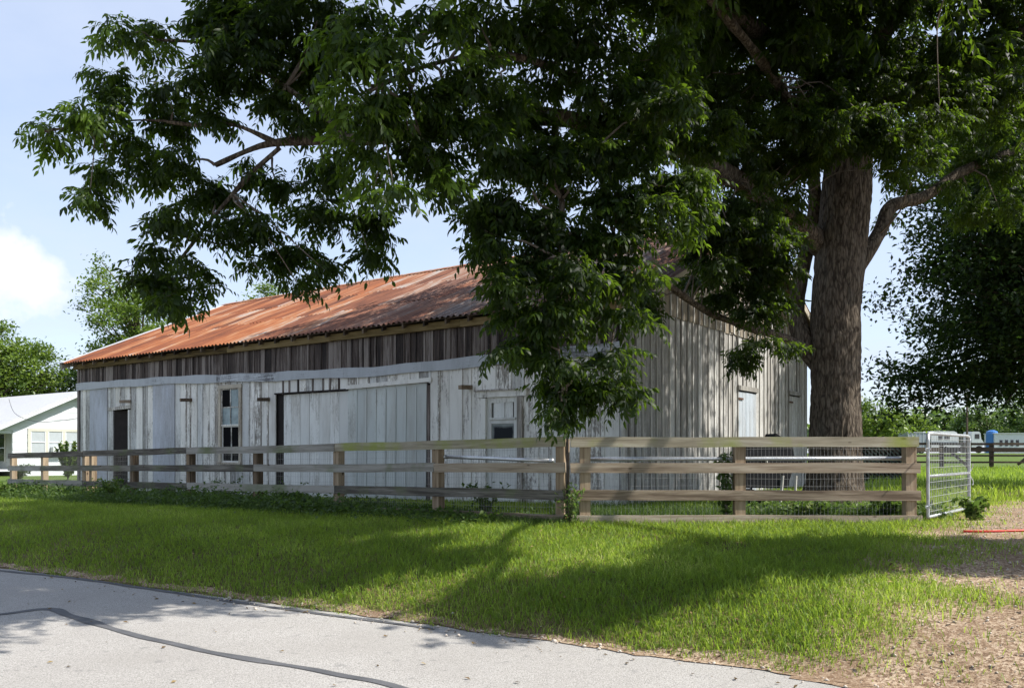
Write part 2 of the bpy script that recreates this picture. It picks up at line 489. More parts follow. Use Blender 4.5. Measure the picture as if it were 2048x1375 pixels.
def make_rust():
    t = NT('rusty_tin')
    r = t.oi.outputs['Random']
    g = t.noise(t.coords((9, 0.45, 1)), 1.5, 6, 0.65, 0.3)
    b = t.noise(t.coords((1.2, 0.6, 1)), 1.6, 5, 0.6)
    f = t.math('ADD', t.math('MULTIPLY', g, 0.6), t.math('MULTIPLY', b, 0.4))
    f = t.math('ADD', f, t.math('MULTIPLY', t.math('SUBTRACT', r, 0.5), 0.30))
    c = t.ramp(f, [(0.32, (0.075, 0.028, 0.016)), (0.43, (0.20, 0.060, 0.023)), (0.54, (0.31, 0.105, 0.036)), (0.63, (0.37, 0.19, 0.095)), (0.71, (0.36, 0.33, 0.30))])
    at = t.n('ShaderNodeAttribute', attribute_name='worn', attribute_type='OBJECT')
    grey = t.ramp(f, [(0.34, (0.06, 0.028, 0.02)), (0.48, (0.135, 0.068, 0.047)), (0.58, (0.17, 0.125, 0.105)), (0.68, (0.28, 0.265, 0.26))])
    c = t.mix(at.outputs['Fac'], c, grey)
    fine = t.noise(t.coords((1, 1, 1)), 40, 3, 0.6)
    c = t.mix(t.math('MULTIPLY', fine, 0.35), c, (0.16, 0.06, 0.03))
    t.bump(fine, 0.2, 0.004)
    return t.done(c, 0.7, 0.3, 0.1)
M['rust'] = make_rust()

def make_bark():
    t = NT('pecan_bark')
    v = t.coords((11, 11, 2.6), rand=False)
    g = t.noise(v, 1.5, 7, 0.7, 0.6)
    vo = t.n('ShaderNodeTexVoronoi', feature='DISTANCE_TO_EDGE'); vo.inputs['Scale'].default_value = 1.9
    t.l(t.coords((10, 10, 2.0), rand=False), vo.inputs['Vector'])
    crack = t.ramp(vo.outputs['Distance'], [(0.0, 0.0), (0.22, 1.0)])
    f = t.math('MULTIPLY', g, t.math('ADD', 0.68, t.math('MULTIPLY', crack, 0.32)))
    c = t.ramp(f, [(0.16, (0.012, 0.009, 0.007)), (0.34, (0.054, 0.042, 0.032)), (0.55, (0.17, 0.14, 0.108))])
    li = t.noise(t.coords((1, 1, 0.6), rand=False), 2.2, 4, 0.6)
    c = t.mix(t.ramp(li, [(0.58, 0.0), (0.75, 0.45)]), c, (0.16, 0.15, 0.125))
    t.bump(f, 1.0, 0.04)
    return t.done(c, 0.95, 0.15)
M['bark'] = make_bark()
M['twig'] = plain('twig_bark', (0.16, 0.13, 0.105), 0.9, var=0.4, nscale=10)

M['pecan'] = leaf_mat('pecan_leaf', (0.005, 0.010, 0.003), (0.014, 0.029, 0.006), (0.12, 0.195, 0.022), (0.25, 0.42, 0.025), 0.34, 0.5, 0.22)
M['leaf_dark'] = leaf_mat('oak_leaf', (0.008, 0.017, 0.006), (0.018, 0.036, 0.010), (0.05, 0.085, 0.018), (0.08, 0.17, 0.02), 0.28, 0.5, 0.2)
M['leaf_light'] = leaf_mat('elm_leaf', (0.05, 0.085, 0.018), (0.10, 0.16, 0.03), (0.19, 0.26, 0.05), (0.28, 0.42, 0.05), 0.4)
M['leaf_far'] = leaf_mat('far_leaf', (0.05, 0.09, 0.03), (0.085, 0.145, 0.04), (0.15, 0.22, 0.05), (0.2, 0.32, 0.05), 0.35)
M['grass'] = leaf_mat('grass_blade', (0.024, 0.054, 0.008), (0.145, 0.240, 0.026), (0.54, 0.52, 0.18), (0.52, 0.72, 0.07), 0.46, 0.5, 0.3)
M['weed'] = leaf_mat('weed_leaf', (0.028, 0.058, 0.014), (0.065, 0.115, 0.025), (0.20, 0.24, 0.07), (0.2, 0.34, 0.05), 0.35, 0.55, 0.3)

M['dead_leaf'] = leaf_mat('dead_leaf', (0.06, 0.04, 0.02), (0.17, 0.11, 0.05), (0.34, 0.26, 0.12), (0.2, 0.15, 0.06), 0.2, 0.8, 0.1)
def make_ground():
    t = NT('ground_soil')
    n1 = t.noise(t.coords((1, 1, 1), rand=False), 0.8, 6, 0.6)
    n2 = t.noise(t.coords((1, 1, 1), rand=False), 30, 4, 0.65)
    f = t.math('ADD', t.math('MULTIPLY', n1, 0.5), t.math('MULTIPLY', n2, 0.5))
    c = t.ramp(f, [(0.30, (0.045, 0.075, 0.016)), (0.5, (0.085, 0.13, 0.028)), (0.68, (0.15, 0.16, 0.06))])
    th = t.ramp(f, [(0.34, (0.045, 0.036, 0.018)), (0.5, (0.12, 0.095, 0.048)), (0.66, (0.22, 0.165, 0.09))])
    sp = t.n('ShaderNodeSeparateXYZ'); t.l(t.tc.outputs['Object'], sp.inputs[0])
    c = t.mix(t.math('MULTIPLY', t.math('SUBTRACT', sp.outputs['Y'], 20.0), 0.16, clamp=True), th, c)
    t.bump(n2, 0.5, 0.03)
    return t.done(c, 1.0, 0.1)
M['ground'] = make_ground()
def make_road():
    t = NT('chip_seal')
    a = t.noise(t.coords((1, 1, 1), rand=False), 105, 3, 0.7)
    b = t.noise(t.coords((1, 1, 1), rand=False), 0.55, 6, 0.6)
    d = t.noise(t.coords((1, 1, 1), rand=False), 34, 3, 0.6)
    c = t.ramp(a, [(0.34, (0.15, 0.143, 0.135)), (0.48, (0.315, 0.300, 0.280)), (0.64, (0.47, 0.452, 0.428))])
    c = t.mix(t.ramp(b, [(0.38, 0.0), (0.66, 0.5)]), c, (0.25, 0.235, 0.215))
    # small dark stains and patches of lost chips
    pn = t.noise(t.coords((1, 1.0, 1), rand=False), 6.5, 4, 0.6)
    c = t.mix(t.ramp(pn, [(0.62, 0.0), (0.68, 0.5)]), c, (0.17, 0.165, 0.16))
    c = t.mix(t.ramp(d, [(0.66, 0.0), (0.72, 0.75)]), c, (0.12, 0.115, 0.11))
    t.bump(a, 0.55, 0.008)
    return t.done(c, 0.9, 0.2)
M['road'] = make_road()
def make_tar():
    t = NT('crack_tar')
    a = t.noise(t.coords((1, 1, 1), rand=False), 120, 3, 0.6)
    b = t.noise(t.coords((1, 1, 1), rand=False), 3, 4, 0.6)
    f = t.math('ADD', t.math('MULTIPLY', a, 0.5), t.math('MULTIPLY', b, 0.5))
    c = t.ramp(f, [(0.35, (0.05, 0.052, 0.056)), (0.6, (0.115, 0.115, 0.12)), (0.75, (0.20, 0.195, 0.19))])
    t.bump(a, 0.3, 0.004)
    return t.done(c, 0.8, 0.3)
M['tar'] = make_tar()
def make_gravel():
    t = NT('gravel_dirt')
    vo = t.n('ShaderNodeTexVoronoi'); vo.inputs['Scale'].default_value = 55
    t.l(t.coords((1, 1, 1), rand=False), vo.inputs['Vector'])
    n1 = t.noise(t.coords((1, 1, 1), rand=False), 1.2, 6, 0.65)
    n2 = t.noise(t.coords((1, 1, 1), rand=False), 80, 3, 0.6)
    sep = t.n('ShaderNodeSeparateColor'); t.l(vo.outputs['Color'], sep.inputs[0])
    f = t.math('ADD', t.math('MULTIPLY', sep.outputs[0], 0.45), t.math('MULTIPLY', n2, 0.55))
    c = t.ramp(f, [(0.25, (0.11, 0.070, 0.045)), (0.5, (0.31, 0.22, 0.148)), (0.75, (0.50, 0.40, 0.295))])
    c = t.mix(t.ramp(n1, [(0.42, 0.0), (0.64, 0.65)]), c, (0.17, 0.11, 0.068))
    t.bump(f, 0.7, 0.02)
    return t.done(c, 1.0, 0.1)
M['gravel'] = make_gravel()

# ------------------------------------------------------------------ ground, road, drive
def axis_pts(lo, hi, dense_lo, dense_hi, step):
    a = list(np.arange(dense_lo, dense_hi + 1e-6, step))
    s = step; x = dense_hi
    while x < hi: s *= 1.25; x += s; a.append(min(x, hi))
    s = step; x = dense_lo
    while x > lo: s *= 1.25; x -= s; a.insert(0, max(x, lo))
    return np.array(a)
gx = axis_pts(-900, 900, -16, 12, 0.2); gy = axis_pts(-60, 1600, 2, 30, 0.2)
XX, YY = np.meshgrid(gx, gy)
ZZ = ground_z(XX, YY)
nx, ny = len(gx), len(gy)
idx = np.arange(nx * ny).reshape(ny, nx)
gf = np.stack([idx[:-1, :-1], idx[:-1, 1:], idx[1:, 1:], idx[1:, :-1]], -1).reshape(-1, 4)
o = mesh_obj('ground', np.stack([XX, YY, ZZ], -1).reshape(-1, 3), gf, M['ground'], smooth=True)
tag(o, 'gently sloping grassy ground running back to the far field', 'ground', kind='structure')

def to_xy(q, p):
    # inverse of (q,p)
    c = q + 6.33
    n2 = RN[0] ** 2 + RN[1] ** 2
    x = (RN[0] * c - RN[1] * p) / n2; y = (RN[1] * c + RN[0] * p) / n2
    return x, y
ps = np.arange(-60, 140, 0.12)
edge = 0.03 * np.sin(ps * 1.9) + 0.02 * np.sin(ps * 5.3 + 1) + 0.012 * rng.standard_normal(len(ps)) + 0.04 * np.sin(ps * 0.43)
rv = []
for q_, e_ in ((-11.0, 0), (-3.0, 0), (None, 1)):
    qq = edge if e_ else np.full(len(ps), q_)
    x, y = to_xy(qq, ps); rv.append(np.stack([x, y, np.full(len(ps), 0.004 if not e_ else 0.002)], -1))
rv = np.concatenate(rv); n = len(ps)
rf = np.concatenate([np.stack([np.arange(n - 1) + k * n, np.arange(1, n) + k * n, np.arange(1, n) + (k + 1) * n, np.arange(n - 1) + (k + 1) * n], -1) for k in (0, 1)])
road = mesh_obj('road', rv, rf[:, ::-1], M['road'])
tag(road, 'pale chip sealed road with dark sealed cracks', 'road', kind='structure')

def ribbon(name, pts, width, z, mat, parent=None, wob=0.75):
    """flat strip on the road through ground points"""
    path, w = smooth_path([(p[0], p[1], 0) for p in pts], [width * (q[2] if len(q) > 2 else 1) for q in pts], 0.06)
    v = []; 
    for i, p in enumerate(path):
        t = (path[min(i + 1, len(path) - 1)] - path[max(i - 1, 0)]).normalized()
        nrm = Vector((-t.y, t.x, 0)); ww = w[i] * (1 + wob * (mnoise.noise(Vector((i * 0.13, 3, 1))))) / 2
        ww2 = w[i] * (1 + wob * (mnoise.noise(Vector((i * 0.13, 9, 5))))) / 2
        a = p + nrm * ww; b = p - nrm * ww2
        v += [(a.x, a.y, z), (b.x, b.y, z)]
    f = [(2 * i, 2 * i + 1, 2 * i + 3, 2 * i + 2) for i in range(len(path) - 1)]
    return py_obj(name, v, f, mat, parent)
def rpx(u, v):      # photo pixel on the road plane
    d = EYE * F / (v - HV); return ((u - 1024) / F * d, d)
ribbon('crack_sealant', [(*rpx(-260, 1116), 1), (*rpx(0, 1141), 1), (*rpx(170, 1159), 1), (*rpx(400, 1193), 1), (*rpx(600, 1222), .9), (*rpx(760, 1243), .8), (*rpx(870, 1258), .6)], 0.085, 0.009, M['tar'], road)
ribbon('crack_sealant', [(*rpx(-300, 1262), .8), (*rpx(0, 1229), .9), (*rpx(95, 1218), 1.4), (*rpx(150, 1234), 1.3), (*rpx(270, 1270), 1), (*rpx(450, 1310), 1), (*rpx(640, 1342), .95), (*rpx(800, 1376), .9), (*rpx(930, 1430), .9)], 0.085, 0.009, M['tar'], road)

# dirt shoulder along the road
sv = []; ps2 = np.arange(-20, 40, 0.1)
wid = 0.07 + 0.03 * np.sin(ps2 * 1.3) + 0.22 * sm(4.0, 0.0, ps2)
NSH = 9
edge_s = 0.02 * np.sin(ps2 * 4.1) + 0.015 * np.sin(ps2 * 11) + 0.01 * rng.standard_normal(len(ps2))
for k in range(NSH):
    qq = -0.03 * sm(6, 2, ps2) * 3 + edge_s + (np.maximum(wid, 0.06) + 0.03) * k / (NSH - 1)
    x, y = to_xy(qq, ps2)
    sv.append(np.stack([x, y, np.maximum(ground_z(x, y), 0.0) + 0.010], -1))
n = len(ps2)
sf = np.concatenate([np.stack([np.arange(n - 1) + k * n, np.arange(1, n) + k * n, np.arange(1, n) + (k + 1) * n, np.arange(n - 1) + (k + 1) * n], -1) for k in range(NSH - 1)])
o = mesh_obj('road_shoulder', np.concatenate(sv), sf[:, ::-1], M['gravel'])
tag(o, 'thin strip of bare dirt between road and lawn', 'shoulder', kind='structure')

# gravel drive
dy_ = np.array([4.0, 5.2, 6.2, 7.6, 10.1, 13.0, 14.8, 17.0, 20.0]); dx_ = np.array([2.1, 2.4, 2.85, 3.75, 5.2, 6.8, 8.0, 10.2, 14.2])
def drive_left(y): return np.interp(y, dy_, dx_)
yy = np.arange(4.6, 18.0, 0.1)
jag = -0.80 + 0.05 * np.sin(yy * 3.1)
dv = []
NC = 24
for i, y in enumerate(yy):
    xl = drive_left(y) + jag[i]
    xs = np.linspace(xl, xl + 5.0, NC)
    q = qof(xs, np.full(NC, y))
    z = np.where(q > 0, np.maximum(ground_z(xs, np.full(NC, y)), 0.0), 0.0) + 0.007
    dv.append(np.stack([xs, np.full(NC, y), z], -1))
dv = np.concatenate(dv); n = len(yy)
dq = qof(dv[:, 0], dv[:, 1]); lim = -0.16 + 0.05 * np.sin(dv[:, 0] * 5) + 0.03 * np.sin(dv[:, 0] * 13)
push = np.maximum(lim - dq, 0); dv[:, 0] += RN[0] * push; dv[:, 1] += RN[1] * push
ii = np.arange(n * NC).reshape(n, NC)
df = np.stack([ii[:-1, :-1], ii[:-1, 1:], ii[1:, 1:], ii[1:, :-1]], -1).reshape(-1, 4)
clip_ = push > 0
df = df[~clip_[df].all(1)]
o = mesh_obj('gravel_drive', dv, df, M['gravel'], smooth=True)
tag(o, 'tan gravel and dirt drive leading past the open gate', 'driveway', kind='structure')

# ------------------------------------------------------------------ barn
BX, BY, BZ = 1.98, 15.6, 0.62
BA = math.atan2(-0.582, 0.813)
BW = Vector((-0.813, 0.582)); BG = Vector((0.582, 0.813))
barn = empty('barn', (BX, BY, BZ), BA, 'long weathered white board barn with rusty tin roof behind the fence', 'barn')
def Lt(u):
    k = (u - 1024) / F; return (1.98 - k * 15.6) / (1.396 + k)
def LX(u): return -1.717 * Lt(u)
def LZ(u, v): return EYE + (HV - v) * (15.6 + Lt(u)) / F - BZ
def GY(u):
    k = (u - 1024) / F; return (k * 15.6 - 1.98) / (0.582 - 0.813 * k)
LEN = 19.2; WID = 11.4; EAVE_Y = -0.32; EAVE_Z = 3.78; RIDGE_Y = WID / 2; RIDGE_Z = 6.46
SLOPE = (RIDGE_Z - EAVE_Z) / (RIDGE_Y - EAVE_Y); PITCH = math.atan(SLOPE)
def roof_z(y): return EAVE_Z + (y - EAVE_Y) * SLOPE if y <= RIDGE_Y else RIDGE_Z - (y - RIDGE_Y) * SLOPE

def wp(name, mat, plane, a0, a1, zb0, zb1, zt0, zt1, off, th, parent=barn, base=(0, 0, 0)):
    """board in a wall plane: along the long wall ('L': a = x, faces -y) or the gable ('G': a = y, faces +x)"""
    if plane == 'L':
        pts = [(a0, -off, zb0), (a1, -off, zb1), (a1, -off, zt1), (a0, -off, zt0)]; ex = Vector((0, -th, 0))
    else:
        pts = [(off, a0, zb0), (off, a1, zb1), (off, a1, zt1), (off, a0, zt0)]; ex = Vector((th, 0, 0))
    c = sum((Vector(p) for p in pts), Vector()) / 4
    m = MB().prism([Vector(p) - c for p in pts], ex)
    if plane == 'G': pass
    return m.build(name, mat, parent, c - Vector(base))

j = lambda s: random.uniform(-s, s)
# openings along the long wall: x0, x1, bottom, top
xa, xb = LX(222), LX(263); op_dark = (xa, xb, -0.2, LZ(242, 817))
xa, xb = LX(441), LX(486); op_win = (xa, xb, LZ(465, 928), LZ(465, 771))
xa, xm, xb = LX(553), LX(697), LX(862)
op_bigA = (xa, xm, -0.2, LZ(625, 784)); op_bigB = (xm, xb, -0.2, LZ(780, 770))
xa, xb = LX(966), LX(1048); op_door = (xa, xb, -0.2, LZ(1005, 790))
OPS = [op_dark, op_win, op_bigA, op_bigB, op_door]
TRIM = lambda x: float(np.interp(x, [-19.2, -14, -10.5, -6.0, -3.0, 0], [2.95, 2.90, 2.79, 2.70, 2.755, 2.80]))
panels = [(LX(182), LX(217), 'panel_blue'), (LX(308), LX(352), 'panel_blue')]
cuts = sorted(set([-LEN, 0.0] + [a for o_ in OPS for a in o_[:2]] + [a for p in panels for a in p[:2]]))
def in_op(a0, a1):
    m_ = (a0 + a1) / 2
    for o_ in OPS:
        if o_[0] - 1e-4 <= m_ <= o_[1] + 1e-4: return o_
    return None
for s0, s1 in zip(cuts[:-1], cuts[1:]):
    pan = [p for p in panels if abs(p[0] - s0) < 1e-4 and abs(p[1] - s1) < 1e-4]
    if pan:
        wp('panel', M[pan[0][2]], 'L', s0 + .008, s1 - .008, 0.0, 0.0, TRIM(s0) + .02, TRIM(s1) + .02, 0.018, 0.022)
        continue
    w0 = 0.27 if s0 < -11 else 0.30
    nb = max(1, round((s1 - s0) / w0))
    es = [s0] + [s0 + (s1 - s0) * (i + j(.16)) / nb for i in range(1, nb)] + [s1]
    for a0, a1 in zip(es[:-1], es[1:]):
        o_ = in_op(a0, a1)
        mat = M['white_paint'] if random.random() < (0.75 if s0 > -12 else 0.5) else M['bare_white']
        tops = (TRIM(a0) + .03, TRIM(a1) + .03)
        segs = [(-0.12 + j(.03), -0.12 + j(.03), *tops)] if o_ is None else []
        if o_ is not None:
            if tops[0] - o_[3] > 0.02: segs.append((o_[3] + j(.006), o_[3] + j(.006), *tops))
            if o_[2] > 0: segs.append((-0.12 + j(.03), -0.12 + j(.03), o_[2], o_[2]))
        for zb0, zb1, zt0, zt1 in segs:
            wp('board', mat, 'L', a0 + .004, a1 - .004, zb0, zb1, zt0, zt1, j(.004), 0.022)
            if a1 < s1 - 1e-4 or o_ is not None:
                tl = j(.006)
                bm_ = M['dark_wood'] if (o_ is op_bigA) else mat
                if random.random() < 0.9:
                    wp('batten', bm_, 'L', a1 - .026 + tl, a1 + .026 + tl, zb0 + j(.02), zb1 + j(.02), zt0, zt1, 0.020, 0.022)
# upper dark boards
x = -LEN
while x < -0.05:
    w = random.uniform(0.15, 0.27); x1 = min(x + w, 0)
    sk = j(.012)
    wp('upper_board', M['dark_wood'], 'L', x + .006, x1 - .006, TRIM(x) + .10 + j(.02), TRIM(x1) + .10 + j(.02), 3.60, 3.60, 0.012 + random.uniform(0, .012), 0.022)
    if random.random() < .75:
        wp('batten', M['dark_wood'], 'L', x1 - .022 + sk, x1 + .022 + sk * .3, TRIM(x1) + .08 + j(.03), TRIM(x1) + .08 + j(.03), 3.60, 3.60, 0.040, 0.018)
    x = x1
# trim boards: sagging
ts = np.linspace(-LEN - .06, 0.06, 9)
for a0, a1 in zip(ts[:-1], ts[1:]):
    n_ = 6; m = MB(); top = []; bot = []
    aa = np.linspace(a0, a1 - .004, n_)
    c0 = (a0 + a1) / 2
    pts = [Vector((a - c0, -0.048, TRIM(a) + .015 * math.sin(a * 2.1))) for a in aa] + [Vector((a - c0, -0.048, TRIM(a) + .215 + .012 * math.sin(a * 3.3))) for a in aa[::-1]]
    m.prism(pts, (0, -.03, 0)); m.build('trim_board', M['blue_trim'], barn, (c0, 0, 0))
# plate beam under the eave, in lengths
bs = np.linspace(-LEN - .1, 0.25, 6)
for a0, a1 in zip(bs[:-1], bs[1:]):
    box('plate_beam', M['beam'], ((a0 + a1) / 2, -0.10, 3.665 + j(.006)), (a1 - a0 - .006, 0.09, 0.155), barn)
# rafters
for i in range(33):
    xr = -LEN + 0.1 + i * (LEN + .2) / 32.0
    m = MB()
    y0, y1 = EAVE_Y + .05, 5.3
    off = -0.035
    m.prism([Vector((-.025, y, roof_z(y) + off - (0 if k else 0))) for k, y in ((1, y0), (1, y1))] + [Vector((-.025, y1, roof_z(y1) + off - .14)), Vector((-.025, y0, roof_z(y0) + off - .11))], (.05, 0, 0))
    m.build('rafter', M['rafter'], barn, (xr, 0, 0))
# corrugated sheets, front slope
def corrugated(w, l, pitch=0.1, amp=0.012, nseg=4):
    nwave = int(round(w / pitch)); xs = np.linspace(-w / 2, w / 2, nwave * nseg + 1)
    zs = amp * np.cos(xs / pitch * 2 * math.pi)
    n_ = len(xs)
    v = np.concatenate([np.stack([xs, np.full(n_, yv), zs], -1) for yv in (0, l / 2, l)])
    f = np.concatenate([np.stack([np.arange(n_ - 1) + k * n_, np.arange(1, n_) + k * n_, np.arange(1, n_) + (k + 1) * n_, np.arange(n_ - 1) + (k + 1) * n_], -1) for k in (0, 1)])
    return v, f
SL = math.hypot(RIDGE_Y - EAVE_Y, RIDGE_Z - EAVE_Z)
rows = [(0.0, 2.35), (2.2, 2.3), (4.35, SL - 4.35 + .03)]
XR0, XR1 = -LEN - .5, 0.65
ncol = 33; cw = (XR1 - XR0) / ncol
sheet_me = []
for r0, rl in rows:
    v, f = corrugated(0.75, rl, 0.15, 0.021, 6); sheet_me.append(np_mesh('roof_sheet', v, f, M['rust'], smooth=True))
for ci in range(ncol):
    for ri, (r0, rl) in enumerate(rows):
        xc = XR0 + (ci + .5) * cw
        o = bpy.data.objects.new('roof_sheet', sheet_me[ri])
        yy_ = EAVE_Y + r0 * math.cos(PITCH); zz_ = EAVE_Z + r0 * math.sin(PITCH)
        o.location = (xc, yy_ + j(.012), zz_ + 0.012 + 0.006 * ri + (0.003 if ci % 2 else 0))
        o.rotation_euler = (PITCH + j(.002), j(.004), j(.004))
        o.scale = (cw / 0.6, 1, 1)
        o['worn'] = float(np.clip(0.05 + 0.8 * sm(-13, -4, xc) + random.uniform(-.35, .35) * (0.3 + 0.7 * float(sm(-14, -6, xc))), 0, 1))  # wear, with tree shade painted in darker towards the near end
        link(o, barn)
v, f = corrugated(XR1 - XR0, SL, 0.15, 0.02, 4)
bk = mesh_obj('rear_roof', v, f, M['rust'], barn, smooth=True, loc=((XR0 + XR1) / 2, WID - EAVE_Y, EAVE_Z + .012))
bk.rotation_euler = (PITCH, 0, math.pi)
MB().prism([Vector((XR0, -.16, -.058)), Vector((XR0, 0, .02)), Vector((XR0, .16, -.058)), Vector((XR0, .16, -.07)), Vector((XR0, 0, .004)), Vector((XR0, -.16, -.07))], (XR1 - XR0, 0, 0)).build('ridge_cap', M['rust'], barn, (0, RIDGE_Y, RIDGE_Z + .05))
# plank deck under the tin
for s_ in (0, 1):
    ya, yb = (EAVE_Y + .04, RIDGE_Y) if s_ == 0 else (RIDGE_Y, WID - EAVE_Y - .04)
    MB().prism([Vector((0, ya, roof_z(ya) - .018)), Vector((0, yb, roof_z(yb) - .018)), Vector((0, yb, roof_z(yb) - .034)), Vector((0, ya, roof_z(ya) - .034))], (XR1 - XR0 - .06, 0, 0)).build('roof_deck', M['rafter'], barn, (XR0 + .03, 0, 0))
# rake (barge) boards at both ends
for xe, nm in ((XR1 - .03, 'barge_board'), (XR0 + .005, 'barge_board')):
    for s in (0, 1):
        ya, yb = (EAVE_Y, RIDGE_Y) if s == 0 else (RIDGE_Y, WID - EAVE_Y)
        pts = [Vector((0, ya, roof_z(ya) - .02)), Vector((0, yb, roof_z(yb) - .02)), Vector((0, yb, roof_z(yb) - .19)), Vector((0, ya, roof_z(ya) - .19))]
        MB().prism(pts, (.025, 0, 0)).build(nm, M['cream_paint'], barn, (xe, 0, 0))
ya, yb = EAVE_Y - .03, RIDGE_Y
MB().prism([Vector((0, ya, roof_z(ya) + .035)), Vector((0, yb, roof_z(yb) + .035)), Vector((0, yb, roof_z(yb) + .055)), Vector((0, ya, roof_z(ya) + .055))], (.20, 0, 0)).build('rake_flashing', M['house_roof'], barn, (XR0 - .03, 0, 0))
MB().prism([Vector((0, ya, roof_z(ya) - .10)), Vector((0, yb, roof_z(yb) - .10)), Vector((0, yb, roof_z(yb) + .054)), Vector((0, ya, roof_z(ya) + .054))], (.012, 0, 0)).build('rake_flashing', M['house_roof'], barn, (XR0 - .042, 0, 0))
# lookout rafters under the gable overhang
for yv in np.arange(0.6, WID, 1.27):
    box('lookout', M['rafter'], (0.3, yv, roof_z(yv) - .09), (0.62, .05, .09), barn)
# gable boards and battens
gdoors = [(5.83, 7.10, 2.50), (9.66, 10.65, 2.60)]
gc = sorted([0.0, WID] + [a for d_ in gdoors for a in d_[:2]])
for s0, s1 in zip(gc[:-1], gc[1:]):
    dd = [d_ for d_ in gdoors if abs(d_[0] - s0) < 1e-4 and abs(d_[1] - s1) < 1e-4]
    nb = max(1, round((s1 - s0) / 0.29))
    es = [s0] + [s0 + (s1 - s0) * (i + j(.15)) / nb for i in range(1, nb)] + [s1]
    for a0, a1 in zip(es[:-1], es[1:]):
        zb = dd[0][2] if dd else -0.12
        spl = 3.82 + j(.01)
        wp('board', M['gable_wood'], 'G', a0 + .003, a1 - .003, zb + j(.02), zb + j(.02), spl, spl, j(.004), 0.022)
        wp('upper_board', M['gable_upper'], 'G', a0 + .003, a1 - .003, spl - .06, spl - .06, roof_z(a0) - .05, roof_z(a1) - .05, 0.024 + j(.003), 0.020)
        if a1 < WID - .01:
            tl = j(.008)
            wp('batten', M['gable_batten'], 'G', a1 - .027 + tl, a1 + .027 + tl, zb + j(.03), zb + j(.03), spl, spl, 0.020, 0.028)
            wp('batten', M['gable_batten'], 'G', a1 - .027 + tl, a1 + .027 + tl, spl - .06, spl - .06, roof_z(a1) - .06, roof_z(a1) - .06, 0.043, 0.024)
for (s0, s1, zt) in gdoors:
    first = s0 < 8
    dr = bpy.data.objects.new('gable_door', None); dr.location = (0.03, (s0 + s1) / 2, 0); link(dr, barn)
    if first: dr["label"] = 'blue grey plank door in the barn gable'
    nb = 5
    for i in range(nb):
        w = (s1 - s0 - .06) / nb
        box('board', M['blue_door'] if first else M['gable_wood'], (j(.003), -(s1 - s0) / 2 + .03 + (i + .5) * w, zt / 2 - .04), (.025, w - .012, zt - .02), dr)
    box('lintel', M['gable_batten'], (.02, 0, zt + .04), (.06, s1 - s0 + .10, .11), dr)
    box('hinge', M['rust_iron'], (.03, -(s1 - s0) / 2 + .14, zt - .22), (.012, .30, .045), dr)
    box('hinge', M['rust_iron'], (.03, -(s1 - s0) / 2 + .14, .55), (.012, .30, .045), dr)
# corner boards
box('corner_board', M['gable_wood'], (0.035, 0.03, 1.78), (.03, .13, 3.70), barn)
box('corner_board', M['dark_wood'], (-LEN + .06, -0.06, 1.80), (.10, .025, 3.62), barn)
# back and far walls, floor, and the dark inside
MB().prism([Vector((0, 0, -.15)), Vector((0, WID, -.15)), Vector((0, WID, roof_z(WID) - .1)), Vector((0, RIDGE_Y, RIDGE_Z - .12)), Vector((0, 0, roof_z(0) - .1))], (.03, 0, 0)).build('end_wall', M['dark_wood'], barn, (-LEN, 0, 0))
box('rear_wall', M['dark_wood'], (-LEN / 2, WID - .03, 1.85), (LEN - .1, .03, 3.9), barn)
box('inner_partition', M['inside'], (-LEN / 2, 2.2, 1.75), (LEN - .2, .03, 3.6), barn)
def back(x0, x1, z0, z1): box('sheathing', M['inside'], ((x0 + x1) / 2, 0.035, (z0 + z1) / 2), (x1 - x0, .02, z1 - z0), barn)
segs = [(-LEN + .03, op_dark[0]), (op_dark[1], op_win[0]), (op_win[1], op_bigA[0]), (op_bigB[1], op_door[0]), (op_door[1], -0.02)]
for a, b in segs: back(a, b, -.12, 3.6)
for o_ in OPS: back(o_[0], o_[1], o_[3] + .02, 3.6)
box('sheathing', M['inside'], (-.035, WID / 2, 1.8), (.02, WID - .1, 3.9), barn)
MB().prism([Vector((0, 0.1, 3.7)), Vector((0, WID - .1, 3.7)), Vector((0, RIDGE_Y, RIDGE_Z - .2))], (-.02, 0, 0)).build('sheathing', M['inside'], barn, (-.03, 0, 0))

# dark doorway at the far end: frame and torn screen door
d0, d1, _, dz = op_dark
dk = bpy.data.objects.new('doorway', None); dk.location = ((d0 + d1) / 2, 0, 0); link(dk, barn); dk["label"] = 'dark open doorway with chipped frame'
w = d1 - d0
box('jamb', M['bare_white'], (-w / 2 + .10, -.03, dz / 2 - .05), (.20, .05, dz), dk, jit=.012)
box('jamb', M['white_paint'], (w / 2 - .035, -.045, dz / 2 - .05), (.07, .05, dz), dk)
box('lintel', M['white_paint'], (0, -.046, dz + .02), (w + .12, .05, .10), dk, rot=(0, R(-2), 0))
box('door_leaf', M['inside'], (.06, .10, dz / 2 - .05), (w - .2, .03, dz), dk, rot=(0, 0, R(14)))
